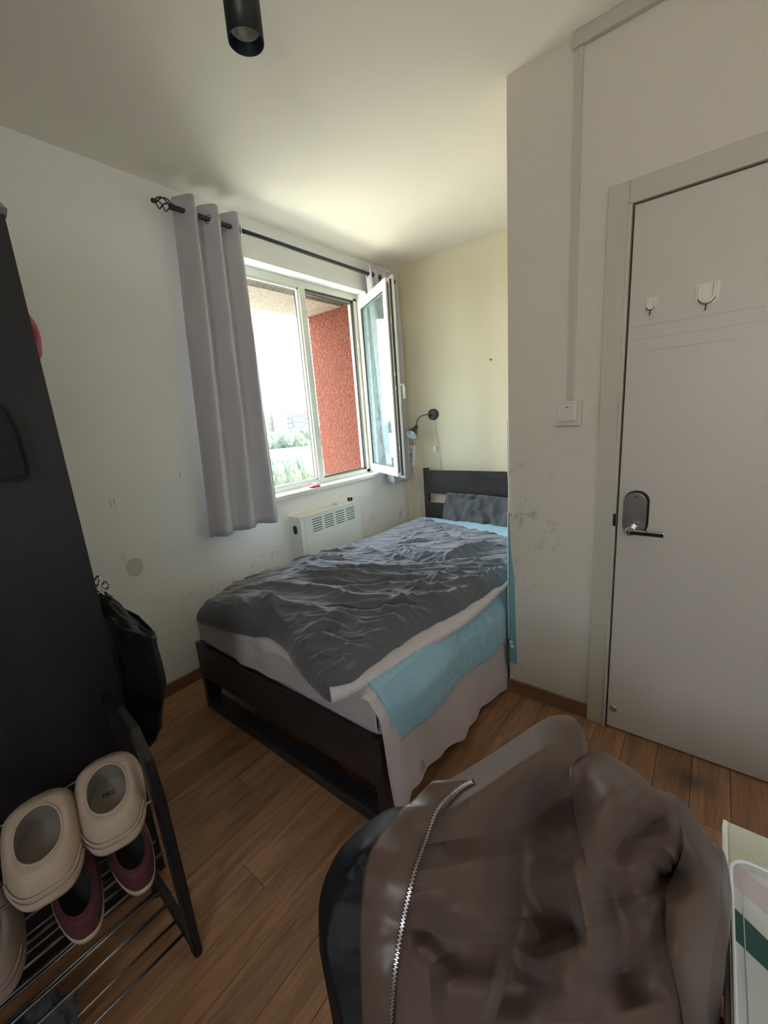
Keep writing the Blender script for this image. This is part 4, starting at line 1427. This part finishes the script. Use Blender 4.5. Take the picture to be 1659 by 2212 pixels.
# ------------------------------------------------------------------ shoe rack
rk = thing('shoe_rack', 'black-ended metal shoe rack with four slanted tiers before the wardrobe', 'shoe rack')
RY1, RYL = .272, -.55
def endframe(y):
    t_ = .022
    bm = BM()
    pts = [(-1.025, 0), (-1.058, 0), (-1.066, .18), (-1.07, .50), (-1.085, .62), (-1.13, .69), (-1.22, .715), (-1.30, .72), (-1.30, .745), (-1.20, .742), (-1.11, .72), (-1.055, .65), (-1.032, .54), (-1.025, .3)]
    prism(bm, [(a, b) for a, b in pts], 'y', y, y + t_, bev=.004)
    prism(bm, [(-1.285, 0), (-1.31, 0), (-1.31, .745), (-1.285, .745)], 'y', y, y + t_, bev=.003)
    prism(bm, [(-1.05, .02), (-1.30, .075), (-1.30, .10), (-1.05, .045)], 'y', y, y + t_, bev=.003)
    return bm
obj('end_frame', endframe(RY1), mat('rack_black_plastic', (.010, .010, .011), .45), rk)
obj('end_frame', endframe(RYL - .022), bpy.data.materials['rack_black_plastic'], rk)
rodm = bpy.data.meshes.new('rod')
b_ = tube(BM(), [(0, RYL, 0), (0, RY1, 0)], .0042, 10)
b_.to_mesh(rodm)
b_.free()
rodm.materials.append(steel_rod)
rodm.polygons.foreach_set('use_smooth', [True] * len(rodm.polygons))
tiers = [.035, .175, .335, .505]
for tz in tiers:
    for (x_, dz) in ((-1.085, .006), (-1.13, .013), (-1.185, .024), (-1.245, .036), (-1.285, .045)):
        obj('rod', rodm, None, rk, loc=(x_, 0, tz + dz))

# ------------------------------------------------------------------ shoes
def shoe(name, label, cat, loc, yaw, pitch, L, wmax, body_m, in_m, sole_m=None, open_c=-.17, open_l=.29, open_w=.72, hheel=.062, hvamp=.082, htoe=.05, group=None, roll=0, square=.85, heelw=.22):
    t = thing(name, label, cat, group, loc=loc)
    t.rotation_euler = (roll, pitch, yaw)
    n = 56
    def outer(a, k=1.0):
        ca, sa = math.cos(a), math.sin(a)
        ex = square if ca < 0 else .85
        x_ = L / 2 * math.copysign(abs(ca) ** ex, ca)
        wv = wmax / 2 * (1 + .10 * ca) * (1 if ca > 0 else 1 - heelw * (-ca))
        y_ = wv * math.copysign(abs(sa) ** min(.8, ex + .0), sa)
        return Vector((x_ * k, y_ * k + .004 * math.cos(a), 0))
    def opening(a, k=1.0):
        ca, sa = math.cos(a), math.sin(a)
        return Vector((L * open_c + L * open_l * ca * k, wmax / 2 * open_w * sa * k, 0))
    def topz(x_):
        s = (x_ / L) + .5
        return np.interp(s, [0, .08, .3, .5, .68, .9, 1], [hheel * 1.0, hheel * .98, hheel * .92, hvamp * .97, hvamp, htoe, htoe * .8])
    A = [2 * PI * k / n for k in range(n)]
    def loft(rings, m, nm, par, capi=None):
        bm = BM()
        rr = [[bm.verts.new(p) for p in r_] for r_ in rings]
        for i in range(len(rr) - 1):
            for k in range(n):
                bm.faces.new((rr[i][k], rr[i][(k + 1) % n], rr[i + 1][(k + 1) % n], rr[i + 1][k]))
        if capi is not None:
            bm.faces.new(rr[capi])
        bmesh.ops.recalc_face_normals(bm, faces=bm.faces)
        return obj(nm, bm, m, par, smooth=True)
    sh = .022
    # sole
    rings = []
    for k, z in ((.93, 0), (.985, .004), (1.0, .012), (1.0, sh - .002), (.975, sh)):
        rings.append([outer(a, k) + Vector((0, 0, z)) for a in A])
    loft([rings[0]] + rings, sole_m or body_m, 'sole', t, 0)
    rings = []
    for i in range(15):
        s = i / 14
        rg = []
        for a in A:
            o_, p_ = outer(a, .985), opening(a)
            b = smooth_s = s
            pos = o_.lerp(p_, b ** 1.15)
            zt = topz(pos.x)
            z = sh - .003 + (zt - sh) * math.sin(PI / 2 * min(1, s * 1.25)) ** .75
            rg.append(Vector((pos.x, pos.y, z)))
        rings.append(rg)
    last = rings[-1]
    # rolled rim then down the inside to the insole
    rings.append([Vector((p.x, p.y, p.z)) + (opening(a, .955) - opening(a)) + Vector((0, 0, .0005)) for p, a in zip(last, A)])
    up = loft(rings, body_m, 'upper', t)
    inn = []
    base = rings[-1]
    for s, k in ((0, .955), (.3, .98), (.6, 1.02), (.85, 1.04), (1, 1.0)):
        inn.append([Vector((opening(a, k).x, opening(a, k).y, base[q].z * (1 - s) + (sh + .004) * s)) for q, a in enumerate(A)])
    loft(inn, in_m, 'insole', t, -1)
    rimp = [Vector((p.x, p.y, p.z + .0005)) for p in base]
    obj('collar', tube(BM(), rimp + [rimp[0]], .0026, 6, cap=False), body_m, t, smooth=True)
    return t, outer, topz, A
def put_shoe(heel, toe):
    h, t = Vector(heel), Vector(toe)
    h.z += .006
    t.z += .006
    d = t - h
    yaw = math.atan2(d.y, d.x)
    pitch = -math.asin(d.z / d.length)
    c = (h + t) / 2
    return c, yaw, pitch, d.length
for (hl, to, nm, lab, bmtl, hand) in (((-1.020, .172, .508), (-1.252, .240, .562), 'clog', 'beige foam clog on the top tier, nearest the rack end', clog_mat, 1),
                                       ((-1.020, .042, .508), (-1.252, .095, .562), 'clog', 'beige foam clog on the top tier, left of its mate', clog_mat, -1),
                                       ((-1.055, -.085, .345), (-1.29, -.06, .39), 'clog', 'taupe clog on the middle tier, cut by the left frame edge', clog_mat2, 1)):
    c, yaw, pitch, L_ = put_shoe(hl, to)
    t, outer, topz, A = shoe(nm, lab, 'shoe', c, yaw, pitch, .272, .148, bmtl, insole_mat, open_c=-.10, open_l=.245, open_w=.60, hheel=.088, hvamp=.098, htoe=.066, square=.55, heelw=.12)
    # heel-side groove bands
    for zk in (.030, .045):
        pts = []
        for k in range(23):
            a = PI - 1.25 + 2.5 * k / 22
            p_ = outer(a, 1.0)
            pts.append(Vector((p_.x * (1 - (zk - .03) * 1.2), p_.y * (1 - (zk - .03) * 1.6), zk)))
        obj('groove_band', tube(BM(), pts, .0022, 6), bmtl, t, smooth=True)
    if 'nearest the rack end' in lab:
        # printed marks inside: one plain character and the number 280
        ink = mat('black_ink', (.01, .01, .01), .6)
        fc = bpy.data.curves.new('txt', 'FONT')
        fc.body = '280'
        fc.size = .02
        tmp = bpy.data.objects.new('txt', fc)
        COL.objects.link(tmp)
        dg = bpy.context.evaluated_depsgraph_get()
        me = bpy.data.meshes.new_from_object(tmp.evaluated_get(dg))
        bpy.data.objects.remove(tmp)
        me.name = 'printed_size'
        me.materials.clear()
        me.materials.append(ink)
        o = obj('printed_size', me, None, t)
        o.location = (.012, -.012, .0275)
        o.rotation_euler = (0, 0, PI * .5)
        # raised strap pad
        pts = [Vector((-.060 + .02 * k, -.0555 + .0015 * k, .052 + .003 * k)) for k in range(4)]
        obj('strap_pad', tube(BM(), pts, .007, 8), bmtl, t, smooth=True)
for (hl, to, lab) in (((-1.022, .196, .335), (-1.27, .235, .385), 'burgundy canvas sneaker on the second tier, nearest the rack end'),
                      ((-1.022, .078, .335), (-1.27, .115, .385), 'burgundy canvas sneaker on the second tier, left of its mate')):
    c, yaw, pitch, L_ = put_shoe(hl, to)
    t, outer, topz, A = shoe('sneaker', lab, 'shoe', c, yaw, pitch, .265, .100, burgundy, sneaker_in, cream_rubber, open_c=-.15, open_l=.27, open_w=.70, square=.7, heelw=.16, hheel=.074, hvamp=.075, htoe=.045)
# grey cloth on the lower tier
bm = BM()
g = bmesh.ops.create_icosphere(bm, subdivisions=5, radius=1)
for v in bm.verts:
    n_ = noise.noise(v.co * 2.5) + .5 * noise.noise(v.co * 6)
    v.co = Vector((v.co.x * .075, v.co.y * .10, v.co.z * .035)) * (1 + .35 * n_) + Vector((-1.12, -.075, .115))
tag(obj('grey_cloth', bm, fabric('fuzzy_grey', (.09, .10, .115), .95, 300, .6, .5, 25), smooth=True), 'fuzzy blue-grey cloth lying on the lower rack tier', 'cloth')

# ------------------------------------------------------------------ chair (mostly under the jackets)
Fd = Vector((fw[0], fw[1], 0)).normalized()
Rd = Vector((rt[0], rt[1], 0)).normalized()
def loc_pt(s, d, z):
    return Rd * s + Fd * d + Vector((0, 0, z))
chm = Matrix(((Rd.x, Fd.x, 0, 0), (Rd.y, Fd.y, 0, 0), (0, 0, 1, 0), (0, 0, 0, 1)))
chair = thing('chair', 'dark chair hidden under the brown jacket', 'chair')
chair_m = mat('chair_black', (.012, .012, .012), .5)
obj('backrest', box(BM(), -.02, .30, .50, .53, .52, .70, bev=.012, mat=chm), chair_m, chair)
obj('seat', box(BM(), -.06, .34, .50, .86, .42, .46, bev=.015, mat=chm), chair_m, chair)
for s_, d_ in ((-.04, .52), (.32, .52), (-.04, .83), (.32, .83)):
    obj('leg', tube(BM(), [chm @ Vector((s_, d_, 0)), chm @ Vector((s_, d_, .43))], .015, 10), chair_m, chair)
for s_ in (0.0, .28):
    obj('back_post', tube(BM(), [chm @ Vector((s_, .515, .44)), chm @ Vector((s_, .515, .6))], .012, 8), chair_m, chair)

# ------------------------------------------------------------------ jackets
YK = [1500, 1550, 1650, 1750, 1850, 1950, 2050, 2212, 2500]
DK = [.80, .770, .70, .645, .60, .565, .54, .515, .50]
def base_depth(v):
    return np.interp(v, YK, DK)
# garment surface: columns fan from the silhouette down past the bottom of the frame
def garment(name, top, bot, m, folds, parent=None, off=0.0, nu=240, nv=200, edge_l=.07, edge_r=.07, back=True, round_top=.05, fine=.002, thick=.003, seed=1.0, label=None):
    T_ = resample(spline(top, 5), nu)
    B_ = resample(bot, nu)
    v = np.linspace(0, 1, nv) ** 1.25
    px = T_[:, None, :] * (1 - v[None, :, None]) + B_[:, None, :] * v[None, :, None]
    Xp, Yp = px[..., 0], px[..., 1]
    D = base_depth(Yp) + off
    dist = np.linalg.norm(px - T_[:, None, :], axis=2)
    # roll away at the silhouette
    rr = np.clip(dist / 90.0, 0, 1)
    D = D + round_top * (1 - np.sqrt(1 - (1 - rr) ** 2))
    u = np.linspace(0, 1, nu)[:, None]
    D = D + edge_l * (1 - np.clip(u / .16, 0, 1)) ** 2 * np.clip(dist / 300, 0, 1) + edge_r * (1 - np.clip((1 - u) / .16, 0, 1)) ** 2 * np.clip(dist / 300, 0, 1)
    fd = np.zeros_like(D)
    wxx = FB(Xp / 200, Yp / 200, seed, o=1) * 12
    wyy = FB(Xp / 200, Yp / 200, seed + 5, o=1) * 12
    for pl_, a, w in folds:
        d, fr_ = segdist(Xp + wxx, Yp + wyy, pl_)
        fd += (1.05 if w > 31 else .75) * a * np.exp(-(d / (w * 1.35)) ** 2) * np.clip(np.sin(PI * np.clip(fr_, .0, 1)) * 1.5, 0, 1)
    fd += fine * FB(Xp / 110, Yp / 110, seed + 9, o=2)
    D = D - fd * np.clip(rr * 1.3 + .1, 0, 1)
    Pd = EYE[None, None, :] + (((Xp - 829.5)[..., None] * R[0] + (Yp - 1106.0)[..., None] * R[1] + F_PX * R[2]) * (D / F_PX)[..., None])
    if back:
        e0 = Pd[:, 0]
        cen = e0.mean(0)
        rows = []
        for k, (o_, dz) in enumerate(((.01, -.012), (.018, -.04), (.02, -.10), (.012, -.20), (0, -.32), (-.02, -.42))):
            q = e0.copy()
            q[:, :2] += np.array([Fd.x, Fd.y]) * o_
            q[:, 2] = np.maximum(q[:, 2] + dz, .34 + .02 * np.sin(np.linspace(0, 20, nu)))
            rows.append(q[:, None])
        Pd = np.concatenate(rows[::-1] + [Pd], 1)
    o = gridmesh(name, Pd, m, parent, thick=thick, label=label)
    return o, Xp, Yp, D
def surf_at(Xp, Yp, D, u, v):
    k = np.argmin((Xp - u) ** 2 + (Yp - v) ** 2)
    return D.flat[k]

# black jacket underneath
bj, *_ = garment('black_jacket', [(692, 2050), (690, 1985), (692, 1945), (702, 1903), (717, 1868), (737, 1833), (762, 1808), (800, 1775), (835, 1752), (868, 1744), (905, 1750), (950, 1775), (1000, 1800)],
                 [(775, 2500), (800, 2500), (830, 2500), (860, 2500), (900, 2500), (950, 2500), (1000, 2500)], black_nylon,
                 [([(760, 1850), (800, 1815), (860, 1790)], .012, 16), ([(790, 1880), (830, 1840), (880, 1810)], .010, 14), ([(745, 1900), (770, 1850), (800, 1810)], .008, 12)],
                 off=.028, nu=110, nv=120, edge_r=0, fine=.004, seed=3.0)
tag(bj, 'black nylon jacket showing along the left edge under the brown jacket', 'jacket')

jk = thing('jacket', 'brown suede zip jacket thrown over the chair in the foreground', 'jacket')
top = [(785, 1990), (800, 1900), (822, 1830), (860, 1770), (930, 1712), (987, 1677), (1058, 1633), (1128, 1586), (1181, 1553), (1217, 1545), (1240, 1553), (1257, 1577), (1266, 1606), (1274, 1622), (1294, 1622), (1329, 1640), (1370, 1666), (1412, 1704),
       (1462, 1722), (1506, 1771), (1547, 1824), (1565, 1850), (1578, 1925), (1577, 1972)]
bot = [(800, 2500), (1000, 2500), (1250, 2500), (1520, 2500)]
folds = [
    (c6([(420, 470), (560, 370), (700, 270), (830, 190), (920, 150)]), .050, 62),
    (c6([(930, 262), (885, 370), (830, 440), (790, 540), (760, 700), (740, 900), (700, 1060)]), -.062, 42),
    (c6([(800, 860), (900, 820), (990, 800)]), -.03, 50),
    (c6([(980, 290), (1090, 300), (1180, 360), (1260, 450)]), .042, 55),
    (c6([(1110, 300), (1060, 420), (1030, 560), (1020, 680)]), .026, 26),
    (c6([(1130, 360), (1200, 420), (1230, 520)]), -.020, 34),
    (c6([(1095, 540), (1180, 640), (1265, 760), (1310, 950), (1360, 1180)]), .040, 34),
    (c6([(1290, 640), (1240, 690), (1330, 620)]), -.055, 30),
    (c6([(1055, 640), (1080, 780), (1130, 950), (1180, 1150)]), -.036, 32),
    (c6([(1220, 740), (1250, 850), (1280, 1000), (1330, 1180)]), -.03, 24),
    (c6([(850, 425), (900, 540), (970, 680), (1040, 830), (1090, 1000)]), .040, 36),
    (c6([(830, 440), (790, 600), (880, 700)]), .016, 30),
    (c6([(900, 500), (880, 580), (930, 640)]), -.018, 22),
    (c6([(1330, 370), (1400, 500), (1440, 640), (1400, 900)]), .032, 50),
    (c6([(1340, 560), (1280, 720), (1300, 900)]), -.02, 26),
    (c6([(880, 900), (930, 1000), (960, 1180)]), .030, 46),
    (c6([(560, 520), (600, 700), (560, 900)]), .022, 110),
    (c6([(370, 740), (420, 860), (500, 1050)]), -.022, 30),
    (c6([(350, 935), (400, 925), (440, 960), (500, 1060)]), .020, 18),
    (c6([(420, 1090), (560, 1080), (680, 1120)]), .020, 40),
    (c6([(640, 1060), (740, 1080), (800, 980)]), -.026, 40),
    (c6([(1440, 960), (1480, 800), (1500, 640)]), .012, 30),
    (c6([(330, 500), (290, 700), (270, 950), (265, 1200)]), .006, 26),
]
body, Xp, Yp, D = garment('body_cloth', top, bot, brown_suede, folds, jk, off=0, nu=300, nv=240, fine=.003, seed=1.0, edge_l=.03)
# zip tape and teeth
zl_ = c6([(583, 315), (540, 335), (500, 365), (465, 400), (440, 440), (418, 500), (393, 570), (365, 650), (345, 730), (325, 820), (310, 900), (295, 1000), (285, 1100), (278, 1207), (272, 1330), (268, 1450)])
zc2 = resample(spline(zl_, 6), 120)
zd = np.array([surf_at(Xp, Yp, D, u, v) for u, v in zc2])
zd = np.convolve(np.pad(zd, 6, mode='edge'), np.ones(13) / 13, 'valid') - .016
Z3 = [dep(u, v, d) for (u, v), d in zip(zc2, zd)]
Z3 = resample(Z3, 150)
# placket: brown facing strip between the black jacket and the zip
pl_left = c6([(470, 316), (430, 322), (400, 350), (350, 400), (320, 418), (225, 540), (185, 640), (170, 760), (165, 900), (170, 1060), (175, 1207), (178, 1330), (180, 1450)])
La = resample(spline(pl_left, 6), 120)
sP = np.linspace(0, 1, 14)
pp2 = La[:, None, :] * (1 - sP[None, :, None]) + zc2[:, None, :] * sP[None, :, None]
dpl = zd[:, None] + .004 + (1 - sP[None, :]) ** 2 * .016 + .0022 * FB(pp2[..., 0] / 70, pp2[..., 1] / 70, 2.0, o=2)
ld = base_depth(La[:, 1]) + .02
dpl = dpl * 1.0
Pl = EYE + (((pp2[..., 0] - 829.5)[..., None] * R[0] + (pp2[..., 1] - 1106.0)[..., None] * R[1] + F_PX * R[2]) * (dpl / F_PX)[..., None])
gridmesh('front_facing', Pl, brown_facing, jk, thick=.003, label='satin-faced brown front band left of the zip')
# tape and teeth
bm = tube(BM(), [Vector(p) for p in Z3[::2]], .0024, 8)
obj('zip_tape', bm, mat('zip_tape_brown', (.05, .035, .028), .7), jk, smooth=True)
Zt = resample(Z3, 190)
bm = BM()
for i in range(2, len(Zt) - 2):
    p = Vector(Zt[i])
    d = (Vector(Zt[i + 1]) - Vector(Zt[i - 1])).normalized()
    n_ = (Vector(EYE) - p).normalized()
    s_ = d.cross(n_).normalized()
    n_ = s_.cross(d)
    mt = Matrix(((s_.x, d.x, n_.x, p.x), (s_.y, d.y, n_.y, p.y), (s_.z, d.z, n_.z, p.z), (0, 0, 0, 1)))
    sh_ = .0012 if i % 2 else -.0012
    box(bm, -.0019 + sh_ * .6, .0019 + sh_ * .6, -.00075, .00075, .0012, .0036, mat=mt)
obj('zip_teeth', bm, zip_metal, jk, kind='stuff')
# seam piping on the near dome, on the lapel edge
def seam(pts, r, m, lift=.004, nm='seam_piping'):
    a = resample(spline(c6(pts), 6), 60)
    d = np.array([surf_at(Xp, Yp, D, u, v) for u, v in a])
    d = np.convolve(np.pad(d, 3, mode='edge'), np.ones(7) / 7, 'valid') - lift
    return obj(nm, tube(BM(), [Vector(dep(u, v, w)) for (u, v), w in zip(a, d)], r, 7), m, jk, smooth=True)
seam([(936, 266), (938, 310), (950, 390), (962, 470), (980, 560)], .0018, mat('piping_light_brown', (.22, .17, .145), .5))
seam([(1326, 375), (1335, 420), (1348, 480), (1350, 540), (1330, 610)], .0022, brown_suede)
seam([(1400, 470), (1440, 525), (1485, 585), (1500, 640)], .0016, bpy.data.materials['piping_light_brown'])
def flap(name, Lp, Rp, lift_l, lift_r, m, n=60, tip=0.0):
    La_ = resample(spline(c6(Lp), 6), n)
    Ra_ = resample(spline(c6(Rp), 6), n)
    q_ = np.linspace(0, 1, 24)
    pq = La_[:, None, :] * (1 - q_[None, :, None]) + Ra_[:, None, :] * q_[None, :, None]
    dd_ = np.zeros(pq.shape[:2])
    for i_ in range(n):
        for j_ in range(24):
            dd_[i_, j_] = surf_at(Xp, Yp, D, pq[i_, j_, 0], pq[i_, j_, 1])
    for ax_ in (0, 1):
        for _k in range(3):
            pd_ = np.pad(dd_, ((1, 1), (0, 0)) if ax_ == 0 else ((0, 0), (1, 1)), mode='edge')
            dd_ = (pd_[:-2] + pd_[1:-1] + pd_[2:]) / 3 if ax_ == 0 else (pd_[:, :-2] + pd_[:, 1:-1] + pd_[:, 2:]) / 3
    dd_ -= lift_l * (1 - q_[None, :]) ** .6 * np.sin(PI * (.12 + .8 * np.linspace(0, 1, n)[:, None])) + lift_r + .010 * np.sin(PI * q_)[None, :]
    dd_ += tip * np.linspace(0, 1, n)[:, None] ** 3
    Pf = EYE + (((pq[..., 0] - 829.5)[..., None] * R[0] + (pq[..., 1] - 1106.0)[..., None] * R[1] + F_PX * R[2]) * (dd_ / F_PX)[..., None])
    return gridmesh(name, Pf, m, jk, thick=.003)
flap('collar_flap', [(937, 268), (940, 330), (953, 410), (966, 490), (984, 580), (1005, 680), (1040, 800)],
     [(1010, 214), (1110, 262), (1190, 350), (1200, 450), (1150, 540), (1100, 640), (1075, 790)], .024, -.008, brown_suede, tip=.034)
flap('lapel_flap', [(1327, 376), (1340, 440), (1351, 510), (1349, 570), (1325, 640), (1290, 740), (1290, 900), (1315, 1020), (1345, 1180), (1360, 1400)],
     [(1350, 395), (1425, 500), (1490, 600), (1505, 680), (1500, 760), (1470, 900), (1450, 1040), (1440, 1150), (1460, 1260), (1460, 1420)], .022, -.006, brown_suede, n=90)

# ------------------------------------------------------------------ white table, box on it, and the bag beside
tb_ = thing('side_table', 'cream white low table at the right edge beside the jacket', 'table')
TZ = .60
tc0 = on(1564, 1771, 'z', TZ)
tx0, ty1 = tc0[0], tc0[1]
cream = mat('cream_laminate', (.62, .61, .50), .4)
obj('table_top', boxbm(tx0, tx0 + .75, .18, ty1, TZ - .022, TZ, bev=.002), cream, tb_)
obj('top_edge_highlight', boxbm(tx0 - .0015, tx0 + .0055, .18, ty1, TZ - .022, TZ + .001, bev=.0005), mat('edge_highlight_white', (.82, .81, .74), .35), tb_)  # paler strip: highlight along the table edge, put in as colour
for (x_, y_) in ((tx0 + .05, ty1 - .05), (tx0 + .70, ty1 - .05), (tx0 + .05, .22), (tx0 + .70, .22)):
    obj('leg', boxbm(x_ - .02, x_ + .02, y_ - .02, y_ + .02, 0, TZ - .022, bev=.002), cream, tb_)
# flat storage box with rounded corners
bx = thing('storage_box', 'white rounded storage box with a green stripe on the cream table', 'box')
BZ = .655
ca_ = on(1576, 1843, 'z', BZ)
bx0, by1 = ca_[0], ca_[1]
bx1, by0 = bx0 + .42, by1 - .55
box_w = mat('box_white', (.56, .56, .54), .35)
obj('tray', prism(BM(), rrect(bx1 - bx0, by1 - by0, .03, 8, (bx0 + bx1) / 2, (by0 + by1) / 2), 'z', TZ + .001, BZ - .006, bev=.004), box_w, bx)
lid = obj('lid', prism(BM(), rrect(bx1 - bx0 + .004, by1 - by0 + .004, .032, 8, (bx0 + bx1) / 2, (by0 + by1) / 2), 'z', BZ - .006, BZ - .002, bev=.001), box_w, bx)
rp = [Vector((x_, y_, BZ)) for x_, y_ in rrect(bx1 - bx0 - .004, by1 - by0 - .004, .028, 8, (bx0 + bx1) / 2, (by0 + by1) / 2)]
obj('rim', tube(BM(), rp + [rp[0]], .0026, 7, cap=False), mat('clear_rim', (.75, .72, .74), .25), bx, smooth=True)
rp = [Vector((x_, y_, BZ - .0015)) for x_, y_ in rrect(bx1 - bx0 - .03, by1 - by0 - .03, .02, 8, (bx0 + bx1) / 2, (by0 + by1) / 2)]
obj('inner_line', tube(BM(), rp + [rp[0]], .0010, 6, cap=False), mat('inner_line_grey', (.45, .45, .46), .4), lid, smooth=True)
def band(pxs, m, nm, z=.0):
    pts = [on(u, v, 'z', BZ + z) for u, v in pxs]
    # clip to the lid outline by construction: extend along the band only towards +x
    a, b, c, d = [Vector((p[0], p[1])) for p in pts]
    L1 = a + (b - a).normalized() * .34
    L2 = d + (c - d).normalized() * .34
    poly = [(a.x, a.y), (L1.x, L1.y), (L2.x, L2.y), (d.x, d.y)]
    obj(nm, prism(BM(), poly, 'z', BZ - .002 + z, BZ - .0012 + z), m, lid)
band([(1580, 1855), (1659, 1920), (1659, 1975), (1580, 1904)], mat('lilac_shade_band', (.50, .42, .43), .4), 'lilac_shade_band')  # shading across the lid, laid on as a lilac band
band([(1580, 1953), (1659, 2030), (1659, 2095), (1580, 2020)], mat('green_stripe', (.025, .085, .075), .4), 'green_stripe')
# peach bag between table and jacket
pb = thing('peach_carton', 'peach carton with black bands between the jacket and the table', 'carton')
q0 = on(1549, 2120, 'z', .42)
cx_, cy_ = q0[0] - .012, q0[1] + .01
obj('carton_body', boxbm(cx_ - .022, cx_ + .022, cy_ - .12, cy_ + .04, 0, .44, bev=.003), mat('peach_card', (.52, .24, .13), .6), pb)
for k, (a, b) in enumerate(((.02, .04), (.075, .12))):
    obj('black_band', boxbm(cx_ - .0228, cx_ + .0228, cy_ - a - (b - a), cy_ - a, .30, .4412), black_plastic, pb)
obj('grey_cap', boxbm(cx_ - .02, cx_ + .02, cy_ - .17, cy_ - .124, 0, .43, bev=.006), mat('grey_card', (.3, .26, .22), .6), pb)
